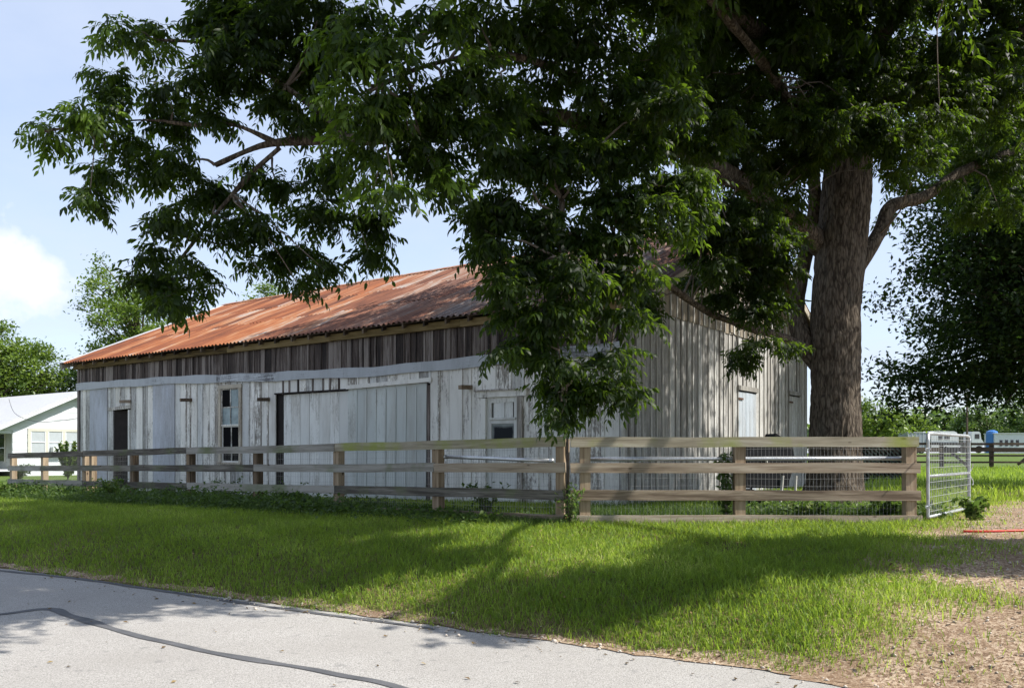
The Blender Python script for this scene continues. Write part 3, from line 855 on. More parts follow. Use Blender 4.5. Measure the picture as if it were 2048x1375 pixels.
# sash window
w0, w1, wz0, wz1 = op_win
wd = bpy.data.objects.new('window', None); wd.location = ((w0 + w1) / 2, 0, 0); link(wd, barn); wd["label"] = 'sash window with cloudy upper panes and dark lower panes'
w = w1 - w0; zm = LZ(465, 851)
for s in (-1, 1): box('frame', M['cream_paint'], (s * (w / 2 - .045), -.045, (wz0 + wz1) / 2), (.10, .05, wz1 - wz0), wd)
box('frame', M['cream_paint'], (0, -.048, wz1 - .02), (w + .04, .05, .10), wd)
box('sill', M['cream_paint'], (0, -.06, wz0 + .03), (w + .02, .10, .05), wd)
iw = w - .19
def sash(zb, zt, yo, panes, name):
    s_ = bpy.data.objects.new(name, None); s_.location = (0, yo, 0); link(s_, wd); return s_
for (zb, zt, yo, rows_, mats) in ((zm, wz1 - .07, -.015, 2, ('shaded_opening', 'frosted', 'frosted', 'frosted')), (wz0 + .055, zm, .012, 1, ('shaded_opening', 'shaded_opening'))):
    sm_ = M['white_paint']
    for s in (-1, 1): box('stile', sm_, (s * (iw / 2 - .015), yo - .012, (zb + zt) / 2), (.03, .03, zt - zb), wd)
    box('rail', sm_, (0, yo - .014, zb + .018), (iw, .034, .036), wd); box('rail', sm_, (0, yo - .014, zt - .016), (iw, .03, .032), wd)
    box('muntin', sm_, (0, yo - .010, (zb + zt) / 2), (.022, .026, zt - zb - .06), wd)
    if rows_ == 2: box('muntin', sm_, (0, yo - .011, (zb + zt) / 2), (iw - .05, .024, .022), wd)
    k = 0
    for r_ in range(rows_):
        for s in (-1, 1):
            hh = (zt - zb - .06) / rows_
            zc_ = zt - .03 - (r_ + .5) * hh
            pc = M[mats[k]]; k += 1
            box('pane', pc, (s * iw / 4, yo, zc_), (iw / 2 - .02, .006, hh - .01), wd)
# wooden blocks sticking out of the wall
for u, v, rz in ((261, 803, R(-9)), (383, 800, R(4)), (538, 799, R(5)), (941, 775, R(9))):
    box('bracket_block', M['block_wood'], (LX(u), -.17, LZ(u, v)), (.10, .30, .085), barn, rot=(R(3), 0, R(-18) + rz))
# big double door
bd = bpy.data.objects.new('barn_door', None); bd.location = ((op_bigA[0] + op_bigA[1]) / 2, .04, 0); link(bd, barn); bd["label"] = 'left leaf of the wide plank door, flat white boards'
wA = op_bigA[1] - op_bigA[0]; gap = LX(566) - op_bigA[0]
bw = np.array([.9, 1.1, 1.1, 1.1, 1.25, 1.0, 1.1]); bw = bw / bw.sum() * (wA - gap); xx = -wA / 2 + gap
for k, w in enumerate(bw):
    box('board', M['door_paint'], (xx + w / 2, j(.004), op_bigA[3] / 2 - .05), (w - .010, .03, op_bigA[3] + .06), bd, rot=(0, j(.003), 0)); xx += w
box('edge_post', M['inside'], (-wA / 2 + gap / 2, .03, op_bigA[3] / 2 - .05), (gap * .9, .05, op_bigA[3] + .1), bd)
be = bpy.data.objects.new('barn_door', None); be.location = ((op_bigB[0] + op_bigB[1]) / 2, .008, 0); link(be, barn); be["label"] = 'right leaf of the wide door, greyer with battens, hung crooked'
wB = op_bigB[1] - op_bigB[0]; nb = 8; rg = op_bigB[1] - LX(853)
for k in range(nb):
    w = (wB - rg + .03) / nb; xc = -wB / 2 - .03 + (k + .5) * w
    zt = op_bigB[3] + .015 + (xc / wB) * .02
    box('board', M['door_paint_grey'], (xc, j(.003), zt / 2 - .02), (w - .006, .020, zt + .04), be, rot=(0, R(.5), 0))
    if k: box('batten', M['door_paint_grey'], (xc - w / 2, -.016, zt / 2 - .06), (.035, .016, zt - .06), be, rot=(0, R(.5), 0))
box('jamb', M['dark_wood'], (wB / 2 - rg / 2 + .02, .0, op_bigB[3] / 2 - .05), (.07, .07, op_bigB[3]), be)
box('lintel', M['dark_wood'], ((op_bigA[0] + op_bigA[1]) / 2, -.036, op_bigA[3] + .012), (wA + .05, .03, .035), barn)
box('lintel', M['white_paint'], ((op_bigB[0] + op_bigB[1]) / 2 + .02, -.052, op_bigB[3] + .035), (wB + .08, .03, .09), barn, rot=(0, R(-1.2), 0))
# panelled entry door with a small window
e0, e1, _, ez = op_door
ed = bpy.data.objects.new('entry_door', None); ed.location = ((e0 + e1) / 2, 0, 0); link(ed, barn); ed["label"] = 'panelled cream door with dusty window pane'
w = e1 - e0
for s in (-1, 1): box('jamb', M['white_paint'], (s * (w / 2 - .06), -.05, ez / 2 - .05), (.12, .06, ez), ed)
box('lintel', M['white_paint'], (0, -.05, ez + .03), (w + .20, .07, .13), ed)
box('drip_cap', M['white_paint'], (0, -.07, ez + .105), (w + .28, .12, .03), ed)
dw = w - .24
M_D = M['cream_paint']
def dpart(nm, c, s, m=None): return box(nm, m or M['door_paint'], c, s, ed)
zt = ez - .03
for s in (-1, 1): dpart('stile', (s * (dw / 2 - .055), .0, zt / 2), (.11, .04, zt))
for zc_, h in ((zt - .06, .11), (zt - .48, .12), (zt - 1.25, .16), (.12, .24)): dpart('rail', (0, .001, zc_), (dw - .22, .038, h))
dpart('muntin', (0, .002, zt - .265), (.09, .036, .30))
for s in (-1, 1): dpart('panel', (s * dw * .165, .010, zt - .265), (dw * .5 - .17, .02, .31))
dpart('ledge', (0, -.03, zt - .44), (dw - .12, .03, .04))
dpart('pane', (0, .006, zt - .855), (dw - .22, .008, .64), M['dusty'])
dpart('panel', (0, .010, .70), (dw - .22, .02, .92))

# ------------------------------------------------------------------ board fence
RAILS = [1.228, 0.867, 0.485, 0.140]   # tops above ground
RH = 0.14
def fz(t): return 0.594 - 0.0285 * t        # ground line along the left run
def fp(t): return Vector((0.66 - 1.886 * t, 11.8 * (1 + 0.131 * t), fz(t)))
fl = empty('board_fence', fp(0), 0, 'long grey four board fence running away to the left', 'fence')
fdir = (fp(8) - fp(0)); fang = math.atan2(-fdir.y, -fdir.x)   # local x points back to the near end
fl.rotation_euler = (0, 0, fang)
STEP = Vector((1.886, 11.8 * 0.131)).length
def flx(t): return -STEP * t
TEND = 7.85
for k in list(range(0, 8)) + [TEND]:
    box('post', M['post'], (flx(k) + (0 if k else -.02), .10, fz(k) - fz(0) + .52), (.14, .14, 1.36), fl, rot=(0, j(.01), j(.03)))
box('post', M['post'], (flx(5.85), .10, fz(5.9) - fz(0) + .50), (.13, .13, 1.30), fl)
for ri, h in enumerate(RAILS):
    a = 0.0
    ks = [0, 1, 3, 5, 7, TEND + .05] if ri in (1, 3) else [0, 2, 4, 6, TEND + .05]
    for t0, t1 in zip(ks[:-1], ks[1:]):
        z0, z1 = fz(t0) - fz(0) + h - RH / 2, fz(t1) - fz(0) + h - RH / 2
        x0, x1 = flx(t0) + (.08 if t0 == 0 else -.004), flx(t1) + .004
        L = x0 - x1
        m_ = M['rail_grey'] if (t0 >= 2 or (ri == 0 and t0 >= 1)) else (M['rail_tan'] if ri else M['rail_moss'])
        if t0 < 2 and ri in (1, 2): m_ = M['rail_tan'] if random.random() < .5 else M['rail_grey']
        o = plank('rail', m_, ((x0 + x1) / 2, 0.012 + j(.004), (z0 + z1) / 2 + j(.008)), (L, .036, RH), fl, rot=(j(.012), -math.atan2(z0 - z1, L) + j(.0015), 0), warp=.014)
fr = empty('board_fence', (0.92, 11.8, .594), 0, 'tan four board fence facing the camera between post and gate', 'fence')
FRL = 5.66 - 0.92
for x_ in (0.10, 2.26, FRL - .10):
    box('post', M['post'], (x_, .10, .53), (.145, .145, 1.34 if x_ < 4 else 1.33), fr, rot=(0, j(.008), 0))
for ri, h in enumerate(RAILS):
    m_ = M['rail_moss'] if ri == 0 else M['rail_tan']
    ext = (0, .02, .03, .05)[ri]
    plank('rail', m_, ((FRL + ext) / 2 - .06, .012, h - RH / 2 + j(.004)), (FRL + ext + .10, .036, RH), fr, rot=(j(.01), j(.002), 0), warp=.012, nseg=14)
# welded wire behind the rails
def wire_panel(length, height, parent, z_of, xs_sign, y=0.185, rad=0.0016):
    m = MB()
    n_ = int(length / .052)
    for i in range(n_ + 1):
        x_ = i * .052
        zb = z_of(x_)
        k = j(.006)
        m.tube([(xs_sign * x_, y, zb), (xs_sign * x_ + k, y + j(.004), zb + height)], rad, 3, False)
    for h in np.arange(0.02, height + .01, .104):
        m.tube([(xs_sign * x_, y - .004, z_of(x_) + h + .008 * math.sin(x_ * 2.1 + h * 7)) for x_ in np.arange(0, length + .3, .3)], rad, 3, False)
    return m.build('wire_mesh', M['wire'], parent)
wire_panel(STEP * TEND - .1, 1.16, fl, lambda x_: (fz(x_ / STEP) - fz(0)), -1)
wire_panel(FRL + .02, 1.16, fr, lambda x_: 0.0, 1)

# steel T post where the two runs meet
tp = empty('steel_post', (0.765, 11.74, gz(.765, 11.74)), 0, 'thin dark steel post between the two fence runs', 'post')
MB().box((0, 0, .60), (.034, .008, 1.28)).box((0, .012, .60), (.008, .022, 1.28)).build('stem', M['tpost'], tp)
m = MB()
for k in range(9): m.box((0, -.008, .25 + k * .11), (.02, .012, .022))
m.build('stud', M['tpost'], tp)["kind"] = 'stuff'
MB().box((0, -.004, .06), (.05, .014, .12)).build('base_flag', M['tpost_red'], tp)

# galvanised pipes lying behind the fence boards on the wire
def pipe(name, a, b, r, label):
    a, b = Vector(a), Vector(b); c = (a + b) / 2
    e = empty(name, c, 0, label, 'pipe', 'galvanised pipes hung behind the fence')
    MB().tube([a - c, (a - c) * .3 + Vector((0, 0, .004)), (b - c) * .4, b - c], r, 10).build('pipe_body', M['galv'], e, smooth=True)
    for p, q in ((a, b), (b, a)):
        dr_ = (q - p).normalized()
        MB().tube([p - c - dr_ * .004, p - c + dr_ * .05], r * 1.25, 10).build('coupling', M['galv'], e, smooth=True)
pipe('metal_pipe', px(888, 913, 13.45), px(1106, 921, 12.1), .028, 'galvanised pipe behind the grey fence, left of the steel post')
pipe('metal_pipe', px(1163, 918, 12.03), px(1812, 916, 12.03), .030, 'long galvanised pipe behind the tan fence in front of the trunk')

# ------------------------------------------------------------------ gate
GA = Vector((5.80, 11.85)); GB = Vector((7.50, 13.95))
gl = (GB - GA).length; gang = math.atan2(GB.y - GA.y, GB.x - GA.x)
gate = empty('farm_gate', (GA.x, GA.y, gz(GA.x, GA.y) + .06), gang, 'open white tubular farm gate with square wire mesh', 'gate')
gh = 1.20
MB().tube(smooth_path([(0, 0, .02), (0, 0, gh - .12), (.035, 0, gh - .035), (.12, 0, gh), (gl / 2, 0, gh), (gl - .12, 0, gh), (gl - .035, 0, gh - .035), (gl, 0, gh - .12), (gl, 0, .02)], [.024] * 9, .04)[0], .024, 10).build('frame', M['gate_white'], gate, smooth=True)
MB().tube([(0, 0, .03), (gl, 0, .03)], .024, 10).build('bottom_rail', M['gate_white'], gate, smooth=True)
MB().tube([(0, 0, .60), (gl, 0, .60)], .022, 10).build('middle_rail', M['gate_white'], gate, smooth=True)
m = MB()
for x_ in np.arange(.10, gl - .02, .102): m.tube([(x_, -.02, .03), (x_, -.02, gh)], .003, 4, False)
for z_ in np.arange(.11, gh - .03, .102): m.tube([(0, -.026, z_), (gl, -.026, z_)], .003, 4, False)
m.build('wire_mesh', M['gate_white'], gate)
for z_ in (.18, gh - .22): MB().tube([(-.02, 0, z_), (.0, 0, z_)], .034, 10).tube([(-.24, -.03, z_ + .01), (0, 0, z_ + .01)], .009, 6).build('hinge', M['galv'], gate)
ch = []
for k in range(26):
    a = k / 25
    ch.append((gl + .03 + .03 * math.sin(a * 9), -.03 - .02 * math.cos(a * 7), .75 - .35 * a))
MB().tube(ch, .008, 5).build('chain', M['galv'], gate)

# ------------------------------------------------------------------ foliage builders
def leaflet(length, width, curve):
    """six point blade along +x, falling along -z; 4 triangles"""
    t = np.array([0, .30, .68, 1.0]); w = np.array([0, .5, .38, 0]) * width
    zc_ = -curve * length * t ** 2
    v = [(0, 0, 0)]
    for k in (1, 2): v += [(t[k] * length, w[k], zc_[k] + width * .12), (t[k] * length, -w[k], zc_[k] + width * .12)]
    v.append((length * .97, 0, zc_[3]))
    f = [(0, 2, 1), (1, 2, 4), (1, 4, 3), (3, 4, 5)]
    return np.array(v), np.array(f)

def rotz(a): c, s = math.cos(a), math.sin(a); return np.array([[c, -s, 0], [s, c, 0], [0, 0, 1]])
def roty(a): c, s = math.cos(a), math.sin(a); return np.array([[c, 0, s], [0, 1, 0], [-s, 0, c]])
def rotx(a): c, s = math.cos(a), math.sin(a); return np.array([[1, 0, 0], [0, c, -s], [0, s, c]])

def leaflet2(length, width, curve):
    return np.array([(0, 0, 0), (length * .42, width * .5, -curve * length * .2), (length, 0, -curve * length), (length * .42, -width * .5, -curve * length * .2)]), np.array([(0, 2, 1), (0, 3, 2)])

def compound_leaf(npair, rach, ll, lw, r, shape=leaflet):
    """pinnate leaf: arching rachis along +x with hanging leaflets"""
    V, Fc = [], []
    base = 0; npair = int(npair); dr = r.uniform(.15, .6)
    n_ = npair * 2 + 1
    for k in range(n_):
        last = k == n_ - 1
        s = (k // 2 + 1) / (npair + .6) if not last else 1.0
        side = 1 if k % 2 else -1
        x_ = rach * s; z_ = -rach * (.10 * s + dr * s * s)
        L = ll * (0.72 + .45 * math.sin(math.pi * min(1, .18 + s * .75))) * r.uniform(.85, 1.12)
        v, f = shape(L, lw * r.uniform(.85, 1.15), r.uniform(.15, .4))
        yaw = (side * r.uniform(.75, 1.15)) if not last else r.uniform(-.2, .2)
        pit = r.uniform(.05, .95) + .3 * s
        Rm = rotz(yaw) @ roty(pit) @ rotx(r.uniform(-.7, .7))
        V.append(v @ Rm.T + np.array([x_, side * .004, z_])); Fc.append(f + base); base += len(v)
    # rachis
    pts = [(rach * s, 0, -rach * (.10 * s + dr * s * s)) for s in (0, .5, 1)]
    b = base
    for p in pts: V.append(np.array([[p[0], .003, p[2]], [p[0], -.003, p[2]]])); base += 2
    Fc.append(np.array([(b, b + 1, b + 3), (b, b + 3, b + 2), (b + 2, b + 3, b + 5), (b + 2, b + 5, b + 4)]))
    return np.concatenate(V), np.concatenate(Fc)

def place(proto, O, yaw, pitch, roll, scale, tone):
    """stamp a prototype (v,f) at many places -> verts, faces, tone"""
    v, f = proto
    n_ = len(O)
    cy_, sy = np.cos(yaw), np.sin(yaw); cp, sp = np.cos(pitch), np.sin(pitch); cr, sr = np.cos(roll), np.sin(roll)
    Rm = np.zeros((n_, 3, 3))
    Rm[:, 0, 0] = cy_ * cp; Rm[:, 0, 1] = cy_ * sp * sr - sy * cr; Rm[:, 0, 2] = cy_ * sp * cr + sy * sr
    Rm[:, 1, 0] = sy * cp; Rm[:, 1, 1] = sy * sp * sr + cy_ * cr; Rm[:, 1, 2] = sy * sp * cr - cy_ * sr
    Rm[:, 2, 0] = -sp; Rm[:, 2, 1] = cp * sr; Rm[:, 2, 2] = cp * cr
    W = np.einsum('nij,kj->nki', Rm, v) * scale[:, None, None] + O[:, None, :]
    FF = f[None] + (np.arange(n_) * len(v))[:, None, None]
    T = np.repeat(tone, len(v))
    return W.reshape(-1, 3), FF.reshape(-1, f.shape[1]), T

def join(parts):
    V, Fc, T = [], [], []; b = 0
    for v, f, t in parts:
        V.append(v); Fc.append(f + b); T.append(t); b += len(v)
    return np.concatenate(V), np.concatenate(Fc), np.concatenate(T)

pr = np.random.default_rng(3)
PECAN = [compound_leaf(pr.integers(3, 6), pr.uniform(.20, .30), .118, .035, pr) for _ in range(12)]
PECAN_BIG = [compound_leaf(3, .30, .19, .066, pr, leaflet2) for _ in range(5)]

def foliage_from_twigs(twigs, protos, per, spread, r, scale=(.5, 1.08), tone=(.05, .75), bright_tone=None):
    """twigs: (n,6) origin + direction; leaves set alternately along each"""
    n_ = len(twigs); parts = []
    tt = np.repeat(np.arange(n_), per); k = np.tile(np.arange(per), n_)
    s = (k + r.uniform(0, .8, len(k))) / per
    o_ = twigs[tt, :3] + twigs[tt, 3:] * s[:, None]
    o_[:, 2] -= .06 * s * s
    base = np.arctan2(twigs[tt, 4], twigs[tt, 3])
    side = np.where(k % 2 == 0, 1, -1) * (1 - .75 * (k == per - 1))
    yaw = base + side * r.uniform(.35, 1.25, len(k)) + r.normal(0, .15, len(k))
    pitch = r.uniform(-.6, .65, len(k)) + .12
    roll = r.normal(0, .35, len(k)); sc = r.uniform(*scale, len(k))
    tn = r.uniform(*tone, len(k)) ** 1.3
    if bright_tone is not None:
        yt = bright_tone + .7 * (r.uniform(0, 1, n_) < .05); yt = yt[tt]; tn = np.clip(tn + yt * r.uniform(.15, .85, len(k)), 0, 1)  # sunlight painted into clump tone, plus a few random pale sprays
    which = r.integers(0, len(protos), len(k))
    for i, p in enumerate(protos):
        mk = which == i
        if mk.any(): parts.append(place(p, o_[mk], yaw[mk], pitch[mk], roll[mk], sc[mk], tn[mk]))
    return join(parts)

# ------------------------------------------------------------------ the big pecan tree
TD = 15.5
tree = empty('pecan_tree', (px(1668, 900, TD).x, TD, gz(px(1668, 900, TD).x, TD)), 0, 'huge pecan tree with thick bark trunk spreading over the barn', 'tree')
T0 = Vector(tree.location)

def bark_tube(name, pts, rads, step, n, amp, mat, parent, seed=0, rel=T0, lobes=0.0):
    path, rr = smooth_path(pts, rads, step)
    m = MB(); m.tube(path, rr, n)
    v = np.array(m.v); k = len(path)
    ctr = np.repeat(np.array([tuple(p) for p in path]), n, 0)
    out = v - ctr; ln = np.linalg.norm(out, axis=1, keepdims=True); out /= np.maximum(ln, 1e-6)
    d_ = np.zeros(len(v))
    for i in range(len(v)):
        a = math.atan2(out[i, 1], out[i, 0]) if abs(out[i, 2]) < .8 else math.atan2(out[i, 2], out[i, 1])
        r_ = ln[i, 0]
        p = Vector((math.cos(a) * r_ * 15 + seed, math.sin(a) * r_ * 15, v[i, 2] * 3.0))
        n1 = mnoise.noise(p); n2 = mnoise.noise(p * 2.3 + Vector((7, 1, 3))); n3 = mnoise.noise(Vector((v[i, 0] * 2.2, v[i, 1] * 2.2, v[i, 2] * .9)) + Vector((seed, 0, 0)))
        d_[i] = amp * (1.0 - 2.2 * abs(n1)) + amp * .5 * n2 + lobes * n3
    v = v + out * d_[:, None]
    return py_obj(name, v - np.array(rel), m.f, mat, parent, smooth=True)

S = TD / F
tr_pts = [(1660, 1035, 92), (1664, 1005, 76), (1668, 970, 61), (1671, 900, 53.5), (1671, 780, 50), (1670, 660, 52), (1676, 560, 51), (1684, 470, 52), (1692, 390, 51), (1697, 310, 47), (1694, 220, 42), (1686, 110, 36), (1690, -20, 30), (1700, -180, 22), (1690, -340, 12)]
bark_tube('trunk', [px(u, v, TD) for u, v, r in tr_pts], [r * S * .89 for u, v, r in tr_pts], .04, 110, .024, M['bark'], tree, 1, lobes=.025)

LIMBS = []
def limb(pts, seed, n=18, amp=.008, step=.08):
    P_ = [px(u, v, d) for u, v, d, r in pts]; Rr = [r for u, v, d, r in pts]
    bark_tube('limb', P_, Rr, step, n, amp, M['bark'], tree, seed, lobes=.02)
    path, rr = smooth_path(P_, Rr, .25); LIMBS.append((path, rr))
limb([(1705, 565, 15.8, .14), (1655, 506, 15.62, .20), (1600, 452, 15.2, .185), (1540, 405, 14.4, .17), (1450, 345, 13.4, .15), (1340, 285, 12.2, .13), (1200, 250, 11.0, .11), (1060, 232, 10.2, .095), (930, 255, 9.8, .09), (800, 270, 9.7, .075), (690, 280, 9.6, .06), (590, 282, 9.6, .045), (520, 292, 9.6, .034), (430, 330, 9.6, .02)], 3, 22)
limb([(1672, 750, 15.6, .28), (1616, 690, 15.7, .20), (1594, 630, 15.8, .15), (1600, 560, 15.9, .13), (1618, 480, 16.0, .12), (1630, 380, 15.8, .11), (1600, 250, 15.0, .09), (1520, 120, 13.2, .07), (1400, -20, 12.2, .05), (1250, -150, 11, .03)], 5)
limb([(1606, 700, 15.4, .12), (1560, 672, 14.9, .085), (1500, 655, 14.4, .065), (1420, 625, 13.7, .055), (1350, 580, 13.0, .045), (1310, 545, 12.5, .033), (1270, 520, 12.0, .02)], 7, 12, .004)
limb([(1712, 530, 15.5, .18), (1742, 492, 15.5, .13), (1763, 455, 15.6, .115), (1784, 412, 15.7, .12), (1850, 392, 15.9, .10), (1920, 345, 16.1, .085), (2010, 308, 16.4, .07), (2150, 250, 17, .05), (2300, 180, 17.5, .03)], 9)
limb([(1705, 300, 15.5, .20), (1770, 215, 15.2, .16), (1850, 160, 14.8, .14), (1940, 118, 14.4, .12), (2050, 62, 14.0, .10), (2200, -20, 13.2, .07), (2380, -120, 12.4, .04)], 11)
limb([(1692, 230, 15.5, .2), (1610, 130, 14.6, .15), (1480, 40, 13.4, .12), (1300, -60, 12.0, .09), (1080, -130, 10.8, .07), (860, -150, 10.0, .05), (640, -120, 9.8, .03)], 13)
limb([(1250, 260, 11.3, .06), (1180, 190, 10.2, .05), (1090, 130, 9.2, .04), (980, 110, 8.5, .03), (860, 130, 8.0, .022), (760, 170, 7.7, .015)], 15, 10, .003)
limb([(1690, 120, 15.5, .2), (1720, -60, 14.6, .15), (1800, -260, 13, .11), (1950, -480, 11.5, .07), (2150, -700, 10.2, .04)], 17)
limb([(1690, 60, 15.5, .2), (1640, -160, 16.5, .15), (1500, -330, 18, .1), (1300, -420, 19.5, .05)], 19)
limb([(1712, 150, 15.5, .18), (1850, -40, 13.6, .14), (2080, -120, 11.2, .10), (2400, -160, 9.2, .07), (2650, -120, 7.7, .05), (3000, -60, 7.3, .02)], 31)  # unseen limb added to carry the clumps that shade the lawn
limb([(2080, -120, 11.2, .08), (2120, -260, 9, .06), (2220, -330, 7.2, .04), (2050, -330, 6.8, .02)], 33)
limb([(700, 282, 9.6, .04), (620, 210, 9.6, .032), (520, 140, 9.6, .025), (420, 90, 9.6, .018), (310, 80, 9.6, .012)], 21, 8, .002)
limb([(560, 290, 9.6, .03), (470, 250, 9.5, .024), (390, 250, 9.4, .02), (290, 240, 9.4, .015), (180, 250, 9.4, .010), (90, 262, 9.4, .006)], 23, 8, .002)
limb([(560, 295, 9.6, .03), (500, 350, 9.6, .024), (430, 430, 9.6, .018), (360, 520, 9.6, .012), (310, 590, 9.6, .007)], 25, 8, .002)
limb([(1110, 240, 10.4, .05), (1118, 330, 9.6, .036), (1125, 430, 9.2, .028), (1120, 520, 9.0, .022), (1110, 620, 8.9, .016), (1118, 700, 8.9, .010), (1125, 780, 8.9, .006)], 27, 8, .002)
limb([(1200, 250, 11.0, .05), (1210, 400, 10.0, .03), (1240, 520, 9.6, .02), (1230, 640, 9.4, .014), (1215, 740, 9.3, .008)], 29, 8, .002)

# clumps of foliage, last value painting sunlit leaves lighter: photo column, row, half width, half height, distance, density, young
CL = []
def cl(d, den, lit_tone, *items):
    for it in items: CL.append((*it, d, den, lit_tone))
cl(9.4, 1.0, .9, (85, 276, 40, 34), (180, 238, 55, 36), (150, 262, 40, 30), (235, 80, 38, 28))
cl(9.5, 1.1, .4, (215, 165, 34, 30), (225, 215, 40, 40), (320, 75, 38, 34), (280, 100, 34, 28), (210, 350, 52, 40), (178, 405, 34, 28), (290, 350, 52, 42), (260, 290, 40, 36))
cl(9.6, 1.3, .10, (420, 55, 62, 60), (480, 130, 80, 60), (400, 180, 44, 46), (330, 190, 30, 40), (335, 250, 36, 50), (370, 330, 52, 44), (430, 235, 40, 36), (540, 70, 70, 62), (600, 160, 66, 60), (560, 215, 50, 30), (520, 25, 80, 36),
   (420, 400, 60, 44), (345, 450, 52, 44), (300, 520, 40, 36), (292, 575, 36, 34), (345, 615, 40, 30), (330, 565, 40, 34), (390, 540, 40, 34), (450, 470, 50, 44), (410, 590, 20, 24),
   (530, 455, 56, 44), (560, 380, 56, 34), (590, 520, 50, 40), (600, 575, 30, 24), (640, 440, 44, 46), (640, 350, 50, 40), (650, 540, 24, 26), (735, 470, 40, 40), (745, 525, 34, 22), (770, 440, 26, 30), (510, 340, 26, 24), (520, 540, 30, 24), (690, 360, 36, 30))
cl(7.6, 1.1, .6, (690, 110, 50, 60), (720, 60, 70, 52), (700, 210, 48, 62), (690, 300, 40, 44), (745, 345, 52, 48), (760, 240, 60, 62), (800, 130, 70, 66), (860, 60, 70, 50), (790, 390, 30, 26), (740, 410, 26, 26))
cl(8.2, 1.2, .25, (850, 220, 80, 70), (860, 330, 66, 48), (940, 150, 80, 76), (930, 270, 70, 54), (960, 50, 90, 52), (900, 380, 44, 36), (820, 300, 50, 44), (1010, 200, 60, 60))
cl(9.2, 1.35, .10, (1060, 80, 90, 74), (1090, 170, 80, 48), (1010, 330, 70, 50), (1100, 320, 70, 56), (1180, 90, 90, 76), (1220, 190, 80, 44), (1180, 330, 70, 60), (1270, 320, 70, 62), (1300, 120, 80, 90), (1000, 410, 56, 40), (1230, 410, 70, 50), (1330, 220, 70, 50))
cl(8.9, 1.4, .18, (955, 440, 50, 40), (985, 500, 44, 46), (1030, 450, 66, 50), (1010, 570, 40, 46), (1060, 540, 66, 60), (1110, 470, 66, 54), (1150, 560, 60, 60), (1040, 640, 60, 44), (1110, 640, 60, 50), (1180, 480, 60, 54), (1003, 712, 26, 20), (1060, 690, 60, 34), (1120, 740, 66, 40), (1100, 775, 44, 24), (1140, 800, 60, 34), (1190, 780, 44, 30), (1118, 840, 22, 26), (1130, 815, 34, 22))
cl(9.2, 1.4, .12, (1230, 560, 50, 60), (1190, 640, 50, 50), (1250, 480, 50, 46), (1220, 720, 40, 34), (1240, 770, 36, 26), (1250, 800, 26, 24), (1300, 430, 56, 52), (1270, 640, 26, 24), (1290, 560, 30, 30))
cl(9.6, 1.5, .55, (1370, 440, 44, 54), (1390, 380, 50, 50), (1330, 380, 50, 44))
cl(11.0, 1.5, .0, (1330, 280, 60, 40), (1400, 300, 50, 36), (1270, 245, 60, 36), (1180, 240, 60, 30), (1440, 260, 50, 40), (1340, 160, 60, 50))
cl(13.9, 1.4, .0, (1640, 245, 56, 40), (1700, 205, 60, 44), (1745, 265, 44, 34), (1570, 325, 50, 36), (1625, 320, 40, 34), (1510, 290, 50, 40), (1760, 320, 34, 26), (1680, 150, 60, 50), (1600, 400, 36, 26), (1470, 235, 50, 40), (1760, 150, 60, 50))
cl(10.2, 1.4, .05, (1080, 262, 56, 34), (1050, 325, 50, 36), (1120, 395, 50, 40), (1035, 262, 44, 30), (1130, 330, 44, 34), (1180, 290, 44, 34))
cl(9.7, 1.4, .05, (450, 5, 60, 36), (560, 0, 60, 36), (640, 20, 50, 44), (680, 60, 50, 44), (640, 110, 46, 40), (660, 250, 40, 44), (1230, 5, 70, 40), (1130, 0, 70, 36), (1330, 20, 70, 44), (600, 250, 40, 30), (470, 80, 50, 40))
cl(13.3, 1.6, -.1, (1400, 470, 50, 44), (1465, 470, 50, 44), (1530, 480, 46, 44), (1450, 415, 46, 36), (1525, 425, 46, 36), (1390, 520, 40, 34), (1570, 480, 36, 40), (1500, 620, 40, 34), (1440, 540, 40, 34))
cl(13.6, 1.4, -.1, (1300, 625, 28, 30), (1290, 600, 20, 22), (1400, 560, 40, 36), (1440, 600, 40, 30), (1500, 560, 60, 60), (1550, 620, 40, 50), (1530, 690, 44, 28), (1490, 715, 34, 28), (1480, 735, 20, 18), (1560, 540, 36, 60), (1460, 520, 46, 40), (1580, 700, 24, 20), (1430, 470, 40, 40))
cl(14.2, 1.3, -.1, *[(u + random.uniform(-25, 25), v + random.uniform(-18, 18), 70, 56) for u in range(1380, 2060, 92) for v in (20, 105, 190) if not (1640 < u < 1740 and v > 230)])
cl(15.0, 1.4, -.1, *[(u + random.uniform(-20, 20), v + random.uniform(-16, 16), 62, 46) for u in range(1420, 1640, 84) for v in (270, 345)], (1560, 430, 60, 44), (1480, 440, 44, 40))
cl(13.2, 1.3, -.05, (1680, 300, 46, 26), (1740, 240, 50, 40), (1660, 200, 50, 40), (1540, 360, 40, 26), (1480, 330, 40, 26), (1590, 90, 60, 60), (1650, 260, 50, 44), (1720, 280, 50, 44), (1800, 280, 60, 40), (1880, 240, 60, 40), (1790, 340, 40, 34), (1590, 240, 50, 40), (1850, 320, 50, 30))
cl(16.2, 1.0, .15, (1960, 260, 60, 44), (1940, 320, 50, 40), (2020, 340, 50, 50), (1900, 380, 40, 26), (1830, 378, 28, 22), (1775, 440, 22, 26), (1800, 360, 36, 22), (2040, 220, 50, 50), (2000, 420, 60, 44), (1940, 430, 50, 34))

